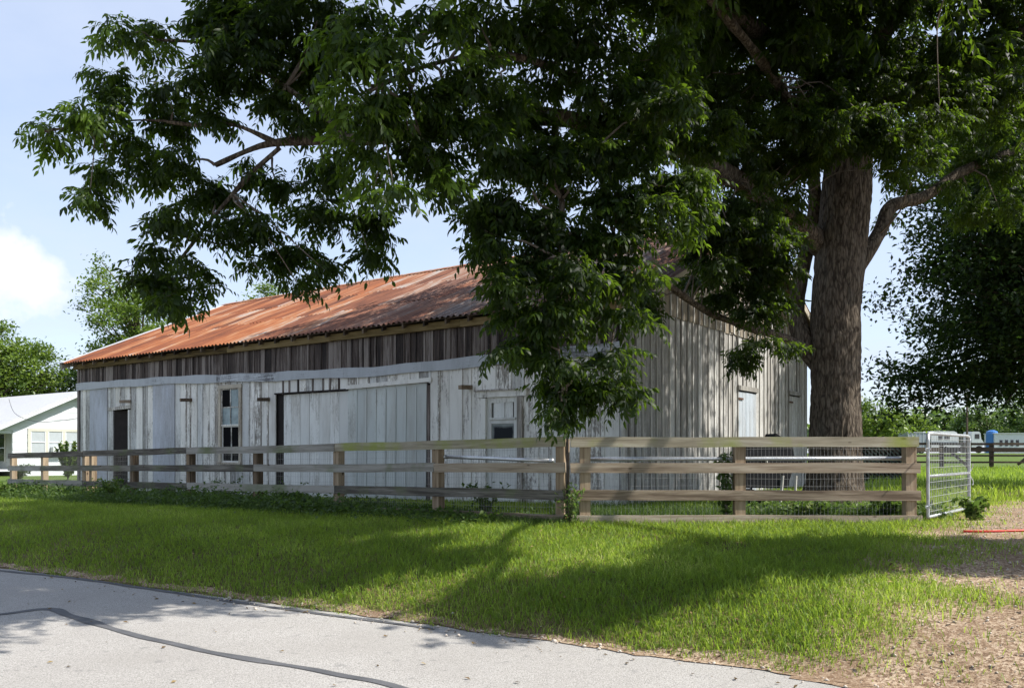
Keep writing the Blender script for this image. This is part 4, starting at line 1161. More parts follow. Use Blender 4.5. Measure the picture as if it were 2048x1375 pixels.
tw = []; lit_tone_l = []; stems = MB()
fr_ = np.random.default_rng(21)
all_nodes = [(p, r) for path, rr in LIMBS for p, r in zip(path, rr)]
node_arr = np.array([tuple(p) for p, r in all_nodes])
def add_clump(c, ru, rv, rd, ntw, lit_tone, tl=.22):
    """twigs through an ellipsoid"""
    c = np.array(c)
    for _ in range(ntw):
        while True:
            q = fr_.uniform(-1, 1, 3)
            if q @ q < 1: break
        p = c + q * np.array([ru, rd, rv])
        a = math.atan2(q[1], q[0]) + fr_.normal(0, .9)
        up = fr_.uniform(-.45, .35)
        L = tl * fr_.uniform(.6, 1.3)
        dv_ = np.array([math.cos(a) * math.cos(up), math.sin(a) * math.cos(up), math.sin(up)]) * L
        st = p - dv_ * .5
        tw.append((*st, *dv_)); lit_tone_l.append(lit_tone)
def branch_to(c, r0=.012, r1=.005):
    c = Vector(c)
    dd = np.linalg.norm(node_arr - np.array(c), axis=1); k = int(dd.argmin()); a = all_nodes[k][0]
    if dd[k] < .15 or dd[k] > 4.5: return
    mid = (a + c) / 2 + Vector((fr_.normal(0, .10), fr_.normal(0, .10), abs(fr_.normal(0, .12)) + .08)) * min(1.5, dd[k])
    q1 = a.lerp(mid, .55) + Vector((fr_.normal(0, .05), fr_.normal(0, .05), fr_.normal(0, .05)))
    path, rr = smooth_path([a, q1, mid, c], [r0 * 1.3, r0, (r0 + r1) / 2, r1], .18)
    stems.tube(path, rr, 5, False)
for (u, v, ru, rv_, d, den, lit_tone) in CL:
    c = px(u, v, d + fr_.uniform(-.35, .35)); s = d / F
    a, b = ru * s, rv_ * s
    ntw = int(den * (34 if d < 12 else 24) * (a * b) / .09 * .48 * fr_.uniform(.6, 1.3)) + 2
    a, b = max(.10, a - .10), max(.08, b - .10)
    rd = min(.6, max(.25, (a + b) * .6))
    add_clump((c.x, c.y, c.z + .10), a, b, rd, ntw, lit_tone)
    branch_to(c, .016 if ru > 40 else .010)
tw = np.array(tw); lit_tone_a = np.array(lit_tone_l)
v, f, t = foliage_from_twigs(tw, PECAN, 5, 1, fr_, bright_tone=lit_tone_a, tone=(.02, .62))
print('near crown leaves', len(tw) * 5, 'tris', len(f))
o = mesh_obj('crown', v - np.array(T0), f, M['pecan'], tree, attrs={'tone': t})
o["kind"] = 'stuff'
# little twigs carrying the leaves
tv = tw[:, :3]; te = tv + tw[:, 3:]
off = np.array([[.003, 0, 0], [-.0015, .0026, 0], [-.0015, -.0026, 0]])
V = np.concatenate([(tv[:, None] + off).reshape(-1, 3).reshape(-1, 3, 3), (te[:, None] + off * .5)], 1).reshape(-1, 3)
bb = (np.arange(len(tw)) * 6)[:, None]
FF = np.concatenate([np.stack([bb[:, 0] + k, bb[:, 0] + (k + 1) % 3, bb[:, 0] + 3 + (k + 1) % 3, bb[:, 0] + 3 + k], -1) for k in range(3)])
o = mesh_obj('twigs', V - np.array(T0), FF, M['twig'], tree); o["kind"] = 'stuff'
o = py_obj('branches', np.array(stems.v) - np.array(T0), stems.f, M['twig'], tree, smooth=True); o["kind"] = 'stuff'

# rest of the crown, with unseen clumps placed to shade lawn and road
cr = np.random.default_rng(5); bt = []
def blob(c, r_, ncl, tl=.55, per=10, sp=.42):
    for _ in range(ncl):
        while True:
            q = cr.uniform(-1, 1, 3); l_ = q @ q
            if .25 < l_ < 1: break
        p0 = np.array(c) + q * np.array(r_)
        for _ in range(per):
            p = p0 + cr.normal(0, sp, 3) * np.array([1, 1, .6])
            a = cr.uniform(0, 2 * math.pi); up = cr.uniform(-.4, .3)
            bt.append((*p, math.cos(a) * tl * math.cos(up), math.sin(a) * tl * math.cos(up), math.sin(up) * tl))
blob((5.5, 16.5, 11.8), (6.5, 4.6, 4.2), 190)
blob((0.5, 13.5, 9.4), (5.2, 3.2, 2.2), 110)
blob((-3.4, 10.6, 7.9), (3.6, 2.4, 1.4), 90)
blob((10.5, 16.8, 9.6), (4.5, 3.6, 3.2), 30)
blob((1.0, 9.0, 7.6), (2.6, 1.6, 1.2), 50)
blob((-0.5, 14.5, 11.6), (5.2, 3.4, 1.6), 170)
blob((-4.5, 12.0, 9.6), (3.0, 2.0, 1.0), 60)
blob((7.6, 8.15, 5.4), (2.4, .2, .2), 34, .3, 10, .24)  # unseen strip of leaves added to widen the lawn's dark band
blob((3.0, 12.2, 9.9), (3.5, 1.3, .8), 100)
blob((1.2, 10.8, 9.2), (4.4, 2.2, .8), 170, .5, 9)
blob((0.0, 7.7, 6.6), (1.9, .9, .6), 40)
blob((7.9, 7.55, 5.1), (2.7, .25, .22), 46, .3, 10, .24)  # out of view, placed to throw a dark band on the lawn
blob((5.0, 6.75, 6.1), (.9, .15, .2), 15, .3, 10, .22)  # unseen caster for the second shade band
bt = np.array(bt)
# cut filler that would project into view, except far growth at upper right
bu = 1024 + F * bt[:, 0] / bt[:, 1]; bv = HV - F * (bt[:, 2] - EYE) / bt[:, 1]
bt = bt[((bv < np.where(bt[:, 1] < 10, -190, -70)) & ((bu > 800) | (bv < -330))) | (bu > 2170) | ((bu > 1330) & (bv < 330) & (bt[:, 1] > 12.5) & (cr.uniform(0, 1, len(bt)) < .6))]
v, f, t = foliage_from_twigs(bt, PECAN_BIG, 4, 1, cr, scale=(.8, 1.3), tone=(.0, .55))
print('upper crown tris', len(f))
o = mesh_obj('crown_and_casters', v - np.array(T0), f, M['pecan'], tree, attrs={'tone': t}); o["kind"] = 'stuff'

# ------------------------------------------------------------------ other trees
def diamond(r): 
    v = np.array([(-.5, 0, 0), (0, .26, .06), (.5, 0, -.05), (0, -.26, .06)]); f = np.array([(0, 1, 2), (0, 2, 3)]); return v, f
DIA = diamond(0)
def leafy(points, r_, n_per, size, rr, spread, tone=(0, .9)):
    n_ = len(points) * n_per
    O = np.repeat(points, n_per, 0) + rr.normal(0, 1, (n_, 3)) * np.asarray(spread)
    return place(DIA, O, rr.uniform(0, 6.28, n_), rr.normal(.2, .6, n_), rr.normal(0, .6, n_), size * rr.uniform(.6, 1.4, n_), np.clip(np.repeat(rr.uniform(*tone, len(points)), n_per) + rr.normal(0, .18, n_), 0, 1))

def broad_tree(base, height, trunk_r, lobes, mat, label, name, ncl, nper, size, seed, group=None, spread=.35, shell=.35):
    """lobes: (dx, dy, z, rx, ry, rz) relative to the base"""
    rr = np.random.default_rng(seed)
    e = empty(name, base, rr.uniform(0, .2), label, 'tree', group)
    pts = []
    tot = sum(l[3] * l[4] * l[5] for l in lobes) ** 1.0
    st = MB(); top = max(l[2] for l in lobes)
    main = [(0, 0, -.2), (rr.normal(0, .1), rr.normal(0, .1), height * .25), (rr.normal(0, .3), rr.normal(0, .3), height * .55), (rr.normal(0, .4), rr.normal(0, .4), height * .85)]
    p_, q_ = smooth_path(main, [trunk_r * 1.25, trunk_r, trunk_r * .6, trunk_r * .12], height / 14)
    MB().tube(p_, q_, 10).build('trunk', M['bark'], e, smooth=True)
    for l in lobes:
        k = max(3, int(ncl * l[3] * l[4] * l[5] / tot))
        c = np.array(l[:3]); r3 = np.array(l[3:])
        for i in range(k):
            while True:
                q = rr.uniform(-1, 1, 3); m_ = q @ q
                if shell < m_ < 1: break
            p = c + q * r3; pts.append(p)
            if i % 3 == 0:
                a = p_[min(len(p_) - 1, max(2, int(len(p_) * min(.95, max(.25, (p[2] / height) * .75)))))]
                st.tube([a, a.lerp(Vector(p), .5) + Vector((0, 0, .05 * height)), Vector(p)], [trunk_r * .28, trunk_r * .15, trunk_r * .04], 5, False)
    st.build('limbs', M['bark'], e, smooth=True)["kind"] = 'stuff'
    v, f, t = leafy(np.array(pts), None, nper, size, rr, (spread, spread, spread * .6))
    o = mesh_obj('crown', v, f, mat, e, attrs={'tone': t}); o["kind"] = 'stuff'
    return e

def at(u, d): return ((u - 1024) / F * d, d, gz((u - 1024) / F * d, d))
# dark tree on the right behind the gate, branches hanging low
b = at(2150, 25)
broad_tree(b, 14, .38, [(-1.6, -1.0, 8.4, 4.2, 3.6, 2.6), (-2.6, -.6, 5.6, 3.6, 3.2, 1.9), (-3.7, 0, 3.5, 2.4, 2.6, 1.2), (-1.2, -.8, 4.0, 2.8, 2.4, 1.3), (-2.0, -1, 7.0, 3.6, 3.0, 2.0), (-4.1, 0, 2.75, 2.0, 2.2, .75), (-1.8, -.5, 3.1, 2.4, 2.0, .8), (1.5, 0, 6, 4, 4, 3.4), (0, 1, 11, 4, 4, 3)], M['leaf_dark'], 'dark low hanging tree behind the farm gate', 'shade_tree', 1150, 120, .155, 51, spread=.36, shell=.0)
# trees behind the barn and house on the left
b = at(285, 66)
broad_tree(b, 17, .4, [(0, 0, 10.6, 4.0, 4.0, 3.0), (-2.2, 0, 13.4, 2.2, 2.2, 2.0), (2.4, 0, 8.4, 3.4, 3.2, 2.8), (-1.6, 0, 7.6, 2.8, 2.8, 2.5), (4.4, 0, 10.4, 2.0, 2.0, 1.5), (-3.8, 0, 12.4, 1.1, 1.1, 1.0), (-3.4, 0, 15.6, .8, .8, 1.0)], M['leaf_light'], 'sunlit green tree rising behind the barn roof end', 'leafy_tree', 300, 70, .26, 61, spread=.42, shell=.0)
b = at(-20, 58)
broad_tree(b, 11, .35, [(0, 0, 6.4, 3.4, 3.0, 3.0), (2.8, 0, 6.8, 2.2, 2.2, 2.0), (-2.5, 0, 6.2, 2.6, 2.6, 2.4), (3.6, 0, 4.6, 1.9, 2, 1.6), (.8, 0, 9.0, 1.3, 1.3, 1.0)], M['leaf_light'], 'rounded green tree behind the white house roof', 'leafy_tree', 300, 75, .25, 62, spread=.42, shell=.05)
b = at(150, 60)
broad_tree(b, 8, .25, [(0, 0, 4.8, 2.6, 2.4, 2.4), (1.5, 0, 6.2, 1.8, 1.8, 1.4)], M['leaf_dark'], 'small dark tree between the white house and barn', 'leafy_tree', 110, 60, .24, 63, spread=.4, shell=.05)
b = at(535, 58)
broad_tree(b, 13.6, .3, [(0, 0, 11.8, 1.1, 1.1, 1.2), (-1.6, 0, 10.9, 1.1, 1.1, .9), (0, 0, 9.3, 2.4, 2.4, 1.8)], M['leaf_light'], 'tree top peeking over the rusty roof ridge', 'leafy_tree', 80, 60, .24, 64, spread=.36, shell=.05)
# field trees at the far right
ft = [(1820, 105, 5.4, 'bright green tree left of the parked camper', 'leaf_light'), (1890, 128, 7.2, 'dark green tree far behind the parked camper', 'leaf_far'), (1975, 116, 7.4, 'green tree behind the blue tank', 'leaf_far'), (2050, 108, 8.4, 'tall green tree at the right edge of the field', 'leaf_far'), (1935, 118, 5.8, 'round green tree behind the thin pole', 'leaf_far'), (1752, 92, 6.2, 'green tree seen low beside the big trunk', 'leaf_light')]
for k, (u, d, h, lab, mt) in enumerate(ft):
    b = at(u, d)
    broad_tree(b, h, .2, [(0, 0, h * .62, h * .42, h * .4, h * .36), (h * .3, 0, h * .45, h * .3, h * .3, h * .28), (-h * .3, 0, h * .42, h * .3, h * .3, h * .3)], M[mt], lab, 'field_tree', 80, 44, .42, 70 + k, group='trees beyond the field', spread=.5, shell=.05)
# far wood closing the horizon
wr = np.random.default_rng(9)
aa = wr.uniform(R(-75), R(75), 2600); dd = wr.uniform(135, 190, 2600)
hh = wr.uniform(.4, 1, 2600) ** .6 * (5.6 + 1.5 * np.sin(aa * 13) + 1.0 * np.sin(aa * 31 + 1))
pts = np.stack([dd * np.sin(aa), dd * np.cos(aa), .5 + hh + .95 * (aa > .03)], -1)
v, f, t = leafy(pts, None, 14, 1.5, wr, (1.2, 1.2, .7))
o = mesh_obj('far_wood', v, f, M['leaf_far'], attrs={'tone': t})
tag(o, 'line of far green woods along the horizon', 'woods', kind='stuff')

# ------------------------------------------------------------------ grass
gr = np.random.default_rng(77)
def blades(x, y, h, w, tone, lean):
    n_ = len(x); z = ground_z(x, y) + np.where((drive_left(y) - x < 1.0) & (y < 19), .010, .003)
    a = gr.uniform(0, 6.283, n_); ca, sa = np.cos(a), np.sin(a)
    la = gr.uniform(0, 6.283, n_); lx = np.cos(la) * lean * h; ly = np.sin(la) * lean * h
    hw = w / 2
    v = np.zeros((n_, 5, 3))
    v[:, 0] = np.stack([x - ca * hw, y - sa * hw, z - .01], -1); v[:, 1] = np.stack([x + ca * hw, y + sa * hw, z - .01], -1)
    v[:, 2] = np.stack([x - ca * hw * .75 + lx * .35, y - sa * hw * .75 + ly * .35, z + h * .55], -1)
    v[:, 3] = np.stack([x + ca * hw * .75 + lx * .35, y + sa * hw * .75 + ly * .35, z + h * .55], -1)
    v[:, 4] = np.stack([x + lx, y + ly, z + h * (1 - .25 * lean)], -1)
    f = np.array([(0, 1, 3), (0, 3, 2), (2, 3, 4)])
    FF = (f[None] + (np.arange(n_) * 5)[:, None, None]).reshape(-1, 3)
    return v.reshape(-1, 3), FF, np.repeat(tone, 5)
def vnoise(x, y, s, seed=0):
    return (np.sin(x * s + seed) * np.sin(y * s * 1.13 + seed * 2) + .6 * np.sin(x * s * 2.3 + y * s * 1.7 + seed) + .5 * np.sin(x * s * .7 - y * s * 2.9 + 1.3 * seed)) / 2.1
def lawn_ok(x, y):
    q = qof(x, y)
    e = vnoise(x, y, 2.6, 1) * .05 + vnoise(x, y, 7, 3) * .04
    wsh = -.12 + .30 * sm(3.5, -.5, pof(x, y))
    ok = sm(wsh * .2 - .10, wsh + .30, q + e * 2)
    dl = drive_left(y) - x
    ok = ok * np.where(y < 19, sm(-.7, 1.3, dl + vnoise(x, y, 1.7, 5) * .75 + vnoise(x, y, 4.6, 2) * .35), 1)
    bare = sm(.62, .95, vnoise(x, y, 1.5, 7))
    return np.clip(ok * (1 - .55 * bare) + .02 * (q > -.05), 0, 1) * (q > -.10)
def scatter(n_, x0, x1, y0, y1, dens_pow):
    u = gr.uniform(0, 1, n_)
    y = (y0 ** (1 - dens_pow) + u * (y1 ** (1 - dens_pow) - y0 ** (1 - dens_pow))) ** (1 / (1 - dens_pow)) if dens_pow != 1 else y0 * (y1 / y0) ** u
    xx_ = gr.uniform(-1, 1, n_) * (.68 * y + 2.0)
    k = (xx_ > x0) & (xx_ < x1)
    return xx_[k], y[k]
x, y = scatter(620000, -24, 11, 5.2, 26, 1.25)
k = gr.uniform(0, 1, len(x)) < lawn_ok(x, y)
# nothing inside the barn
lx_ = (x - BX) * .813 - (y - BY) * .582; ly_ = (x - BX) * .582 + (y - BY) * .813
k &= ~((lx_ < .15) & (lx_ > -LEN - .1) & (ly_ > -.1) & (ly_ < WID))
x, y = x[k], y[k]
q = qof(x, y)
dry = np.clip(.5 * sm(.55, .05, q) + .35 * sm(.3, .9, vnoise(x, y, 1.9, 11)) + .55 * sm(.9, .1, drive_left(y) - x) * (y < 19), 0, 1)
tone = np.clip(gr.uniform(.02, .72, len(x)) + .22 * vnoise(x, y, .9, 4) + .12 * vnoise(x, y, 3.7, 2) + dry * gr.uniform(0, .6, len(x)), 0, 1)
h = gr.uniform(.025, .095, len(x)) * (1 - .2 * dry) * (1 + .35 * vnoise(x, y, 1.3, 9)) * (1 + .25 * gr.exponential(.6, len(x)))
w = gr.uniform(.0035, .0065, len(x)) * (1 + y / 16)
v, f, t = blades(x, y, h, w, tone, gr.uniform(.2, 1.25, len(x)))
print('grass blades', len(x))
o = mesh_obj('lawn_grass', v, f, M['grass'], attrs={'tone': t})
tag(o, 'short green lawn grass between road and barn', 'grass', kind='stuff')

# rough grass in the field at the back right
x = gr.uniform(6, 34, 42000); y = gr.uniform(15, 48, 42000)
k = (np.abs(x / y - .62) < .2) & ~((y < 19) & (x > drive_left(y) - .3) & (x < drive_left(y) + 5.2))
x, y = x[k], y[k]
v, f, t = blades(x, y, gr.uniform(.08, .26, len(x)), gr.uniform(.015, .035, len(x)), np.clip(gr.uniform(.2, .85, len(x)) + .2 * vnoise(x, y, .5, 2), 0, 1), gr.uniform(.1, .6, len(x)))
o = mesh_obj('field_grass', v, f, M['grass'], attrs={'tone': t})
tag(o, 'rough taller grass of the field beyond the gate', 'grass', kind='stuff')

# weeds and tall grass along the foot of the fence
def along(n_, t0, t1, s0, s1, peak=None):
    t_ = gr.uniform(t0, t1, n_); s_ = gr.normal((s0 + s1) / 2, (s1 - s0) / 3.2, n_)
    nv = np.array([-fdir.y, fdir.x]) / math.hypot(fdir.x, fdir.y)
    if nv[1] < 0: nv = -nv
    x_ = .66 - 1.886 * t_ + nv[0] * s_; y_ = 11.8 * (1 + .131 * t_) + nv[1] * s_
    return x_, y_, t_
parts = []
x, y, tt_ = along(36000, .9, 8.4, -.55, .65)
hmul = .55 + .75 * sm(.8, 3.0, tt_)
cl_ = .55 + .45 * vnoise(x, y, 2.7, 3)
parts.append(blades(x, y, gr.uniform(.10, .36, len(x)) * hmul * cl_, gr.uniform(.006, .014, len(x)), np.clip(gr.uniform(.0, .5, len(x)) + .5 * (gr.uniform(0, 1, len(x)) < .06), 0, 1), gr.uniform(.2, .9, len(x))))
x, y, tt_ = along(9000, -.1, 1.1, -.25, .45)
parts.append(blades(x, y, gr.uniform(.06, .16, len(x)), gr.uniform(.005, .01, len(x)), gr.uniform(.1, .8, len(x)), gr.uniform(.2, .9, len(x))))
x = gr.uniform(.7, 5.8, 3500); y = 11.88 + gr.normal(0, .09, 3500)
parts.append(blades(x, y, gr.uniform(.03, .11, len(x)) * (1 + 1.2 * (gr.uniform(0, 1, len(x)) < .05)), gr.uniform(.004, .009, len(x)), gr.uniform(.1, .95, len(x)), gr.uniform(.2, .9, len(x))))
# strip behind the tan fence and along the barn wall
x = gr.uniform(.6, 6.2, 12000); y = 12.2 + gr.exponential(1.0, 12000)
k = y < 17; x, y = x[k], y[k]
lx_ = (x - BX) * .813 - (y - BY) * .582; ly_ = (x - BX) * .582 + (y - BY) * .813
k = ~((lx_ < .1) & (ly_ > -.08)); x, y = x[k], y[k]
parts.append(blades(x, y, gr.uniform(.05, .26, len(x)), gr.uniform(.006, .013, len(x)), gr.uniform(.0, .8, len(x)), gr.uniform(.2, .9, len(x))))
v, f, t = join(parts)
o = mesh_obj('tall_grass', v, f, M['weed'], attrs={'tone': t})
tag(o, 'ragged tall grass along the foot of the fences', 'grass', kind='stuff')
# broad leaved ground weeds
parts = []
x, y, tt_ = along(30000, .4, 8.5, -.6, .65)
hm = (.16 + .42 * gr.uniform(0, 1, len(x)) ** 1.4 * np.clip(.55 + .6 * vnoise(x, y, 2.3, 6), .1, 1.2)) * (.4 + .6 * sm(.6, 3, tt_))
O = np.stack([x, y, ground_z(x, y) + hm * gr.uniform(.3, 1, len(x))], -1)
parts.append(place(DIA, O, gr.uniform(0, 6.28, len(x)), gr.normal(.2, .5, len(x)), gr.normal(0, .5, len(x)), gr.uniform(.04, .11, len(x)), gr.uniform(0, .75, len(x))))
x = gr.uniform(3.5, 6.4, 1800); y = 12.2 + np.abs(gr.normal(0, .8, 1800))
O = np.stack([x, y, ground_z(x, y) + gr.uniform(.03, .24, len(x))], -1)
parts.append(place(DIA, O, gr.uniform(0, 6.28, len(x)), gr.normal(.2, .5, len(x)), gr.normal(0, .5, len(x)), gr.uniform(.04, .12, len(x)), gr.uniform(0, .95, len(x))))
v, f, t = join(parts)
o = mesh_obj('ground_weeds', v, f, M['weed'], attrs={'tone': t})
tag(o, 'low leafy weeds tangled along the fence line', 'weeds', kind='stuff')

def weed_plant(loc, h, nst, size, seed, label, spread=.25, tone=(.1, .8), name='weed_plant', per=9):
    rr = np.random.default_rng(seed)
    e = empty(name, loc, 0, label, 'weed', None)
    st = MB(); pts = []
    for _ in range(nst):
        a = rr.uniform(0, 6.28); s = rr.uniform(.2, 1) * spread; hh_ = h * rr.uniform(.6, 1)
        p = [(0, 0, 0), (math.cos(a) * s * .35, math.sin(a) * s * .35, hh_ * .5), (math.cos(a) * s, math.sin(a) * s, hh_)]
        path, r_ = smooth_path(p, [.006, .004, .002], .05); st.tube(path, r_, 5, False)
        for q_ in path[len(path) // 4:]:
            for _ in range(max(1, per // 4)): pts.append(tuple(q_))
    st.build('stem', M['weed'] if False else M['twig'], e)
    v, f, t = leafy(np.array(pts), None, 2, size, rr, (.035, .035, .03), tone)
    o = mesh_obj('foliage', v, f, M['weed'], e, attrs={'tone': t}); o["kind"] = 'stuff'
    return e
def gp(x, y): return (x, y, gz(x, y))
weed_plant(gp(.79, 11.60), .62, 7, .07, 1, 'small yellow green bush at the foot of the steel post', .20, (.35, 1))
p_ = fp(5.15); weed_plant(gp(p_.x - .1, p_.y - .25), .62, 10, .10, 2, 'bright leafy weed in front of the grey fence below the dark doorway', .28, (.3, 1))
weed_plant(gp(6.72, 12.35), .34, 8, .13, 3, 'broad leaved bright weed growing under the open gate', .32, (.4, 1))
weed_plant(gp(5.4, 12.25), .40, 10, .10, 4, 'dark leafy weed behind the last fence post', .25, (.0, .5))
weed_plant(gp(4.35, 12.3), .30, 9, .13, 5, 'pale broad leaved weed in front of the big trunk', .30, (.5, 1))
weed_plant(gp(3.02, 11.97), 1.02, 5, .09, 6, 'thin vine with dark leaves climbing the middle fence post', .12, (.0, .6))
p_ = fp(.55); weed_plant(gp(p_.x, p_.y + .6), .55, 8, .08, 7, 'low weed by the entry door behind the fence', .3, (.0, .5))
p_ = fp(2.5); weed_plant(gp(p_.x, p_.y + .5), .52, 12, .06, 8, 'fine leafy weed in front of the wide barn door', .45, (.1, .7))
p_ = fp(3.6); weed_plant(gp(p_.x, p_.y + .5), .55, 12, .06, 9, 'fine leafy weed under the sash window', .5, (.1, .7))
p_ = fp(7.6); weed_plant(gp(p_.x - .3, p_.y - .9), .5, 16, .12, 10, 'pale yellow green bush before the far fence end', .7, (.5, 1), 'low_bush')
weed_plant(gp(-19.6, 37.5), 1.7, 30, .17, 11, 'sunlit shrub at the far corner of the barn', .9, (.4, 1), 'garden_shrub')
weed_plant(gp(-21.2, 36.5), .75, 14, .14, 12, 'low leafy plant behind the far fence posts', .6, (.2, .9), 'garden_shrub')

# stones and litter on the road edge and the drive
def pebbles(n_, fn, smin, smax, name, label):
    ico = np.array([(0, 0, .6), (.9, 0, 0), (.25, .85, .1), (-.75, .5, 0), (-.7, -.55, .08), (.3, -.9, 0), (0, 0, -.5)])
    fc = np.array([(0, 1, 2), (0, 2, 3), (0, 3, 4), (0, 4, 5), (0, 5, 1), (6, 2, 1), (6, 3, 2), (6, 4, 3), (6, 5, 4), (6, 1, 5)])
    xy = np.array([fn() for _ in range(n_)])
    z = np.maximum(ground_z(xy[:, 0], xy[:, 1]), 0) + .012
    s = smin * (smax / smin) ** (gr.uniform(0, 1, n_) ** 2.2)
    v, f, t = place((ico, fc), np.column_stack([xy, z]), gr.uniform(0, 6.28, n_), gr.normal(0, .3, n_), gr.normal(0, .3, n_), s, gr.uniform(0, 1, n_))
    o = mesh_obj(name, v, f, M['stone']); tag(o, label, 'stones', kind='stuff')
def on_edge():
    p = random.uniform(-5, 8); q_ = random.gauss(-.02, .09) - (.25 * random.random() ** 3)
    xx_, yy_ = to_xy(q_, p); return (xx_, yy_)
def on_drive():
    y_ = random.uniform(5.6, 15); x_ = drive_left(y_) + random.uniform(-.1, 3.5); return (x_, y_)
pebbles(420, on_edge, .006, .030, 'edge_stones', 'small pale stones scattered along the road edge')
pebbles(3200, on_drive, .006, .022, 'drive_gravel', 'loose gravel on the drive beside the lawn')

# fallen leaves on lawn, road and drive
n_ = 1500
y = gr.uniform(5.4, 12.5, n_); x = gr.uniform(-1, 1, n_) * (.66 * y + .5)
k = (qof(x, y) > -.5) | (gr.uniform(0, 1, n_) < .10); x, y = x[k], y[k]
q = qof(x, y)
O = np.stack([x, y, np.maximum(ground_z(x, y), 0) + np.where(q > .1, gr.uniform(.03, .06, len(x)), .014)], -1)
v, f, t = place(DIA, O, gr.uniform(0, 6.28, len(x)), gr.normal(0, .25, len(x)), gr.normal(0, .25, len(x)), gr.uniform(.025, .06, len(x)), gr.uniform(0, 1, len(x)))
o = mesh_obj('fallen_leaves', v, f, M['dead_leaf'], attrs={'tone': t}); tag(o, 'brown fallen leaves scattered on lawn and road edge', 'leaves', kind='stuff')

# red hose: two lengths
def hose(name, pts, label):
    P_ = [Vector((x_, y_, gz(x_, y_) + .022)) for x_, y_ in pts]
    path, rr = smooth_path(P_, [.014] * len(P_), .06)
    for q_ in path: q_.z = max(q_.z, gz(q_.x, q_.y) + .020)
    c = path[0].copy()
    e = empty(name, c, 0, label, 'hose', 'red hoses on the ground')
    MB().tube([q_ - c for q_ in path], .014, 7).build('tube', M['hose'], e, smooth=True)
    MB().tube([path[-1] - c, path[-1] - c + (path[-1] - path[-2]).normalized() * .05], .018, 8).build('coupling', M['galv'], e)
hose('garden_hose', [(1.35, 12.9), (1.7, 12.75), (2.1, 12.9), (2.45, 13.05), (2.2, 13.35), (1.6, 13.3), (1.7, 12.6), (2.3, 12.5), (2.75, 12.62), (2.5, 12.9), (2.9, 12.7), (3.1, 12.55)], 'tangled red hose lying behind the tan board fence')
hose('garden_hose', [(5.6, 10.55), (5.85, 10.42), (6.3, 10.40), (6.9, 10.42), (7.6, 10.35), (8.6, 10.55)], 'red hose stretched across the gravel drive')

# ------------------------------------------------------------------ black cart by the trunk
cx_, cyy = 4.22, 14.0
cart = empty('metal_cart', (cx_, cyy, gz(cx_, cyy)), R(6), 'black metal cart with pale legs between fence and trunk', 'cart')
MB().prism([Vector((-.46, -.28, .42)), Vector((.20, -.28, .42)), Vector((.30, -.28, .72)), Vector((.52, -.28, .86)), Vector((.30, -.28, .93)), Vector((-.46, -.28, .93))], (0, .56, 0)).build('tray', M['black_metal'], cart)
MB().prism([Vector((-.50, -.24, .93)), Vector((-.22, -.24, 1.20)), Vector((-.02, -.24, 1.16)), Vector((.04, -.24, 1.30)), Vector((.30, -.24, 1.12)), Vector((.34, -.24, .93))], (0, .44, 0)).build('lid', M['black_metal'], cart)
for lx0, lx1 in ((.12, .05), (.34, .30)): MB().tube([(lx0, -.30, .62), (lx1, -.33, .04)], .022, 6).build('leg', M['pale_metal'], cart)
for lx0 in (-.38,): MB().tube([(lx0, -.22, .42), (lx0 - .04, -.24, .02)], .022, 6).tube([(lx0, .2, .42), (lx0, .22, .02)], .022, 6).build('leg', M['black_metal'], cart)
pts = [(-.20 + .055 * math.cos(a), -.30, .83 + .055 * math.sin(a)) for a in np.linspace(-2.2, 2.0, 12)]
MB().tube(pts, .013, 6).build('handle', M['pale_metal'], cart)
MB().tube([(-.34, -.05, .20), (-.34, .05, .20)], .20, 16).build('wheel', M['rubber'], cart)
MB().box((.0, 0, .34), (.86, .5, .05)).build('shelf', M['black_metal'], cart)

# ------------------------------------------------------------------ white house at the left
HD = 47.0
hx, hy = (155 - 1024) / F * HD, HD
hz = gz(hx, hy) - .02
house = empty('white_house', (hx, hy, hz), BA, 'white lap sided house with pale metal roof left of the barn', 'house')
PK = 4.62; HWF = 4.9; HSL = .475; DEP = 11.0; EVZ = PK - HWF * HSL
def hroof(y): return PK - abs(y) * HSL
# gable wall of lap boards
zb = .35; k = 0
while zb < PK - .25:
    zt = zb + .21
    yl = min(HWF - 1.5 if zb < 2.35 else HWF, (PK - .12 - zt) / HSL); yr = min(HWF, (PK - .12 - zt) / HSL)
    if zt > PK - .2: break
    m = MB(); m.prism([Vector((0, -yl, zb)), Vector((0, yr, zb)), Vector((0, yr - (.21 * 0), zt)), Vector((0, -yl, zt))], (.02, 0, 0))
    o = m.build('lap_board', M['house_white'], house, (0.0, 0, 0)); o.rotation_euler = (0, 0, 0)
    o.location = (.012 * (k % 2), 0, 0)
    zb = zt - .004; k += 1
MB().prism([Vector((0, -HWF + 1.5, 0)), Vector((0, HWF, 0)), Vector((0, HWF, hroof(HWF) - .1)), Vector((0, 0, PK - .1)), Vector((0, -HWF + .0, hroof(HWF) - .05)), Vector((0, -HWF + 1.5, hroof(HWF) - .05))], (-.08, 0, 0)).build('wall', M['house_white'], house, (-.01, 0, 0))
box('skirt', M['house_white'], (0.03, .7, .17), (.04, 2 * HWF - 1.5, .34), house)
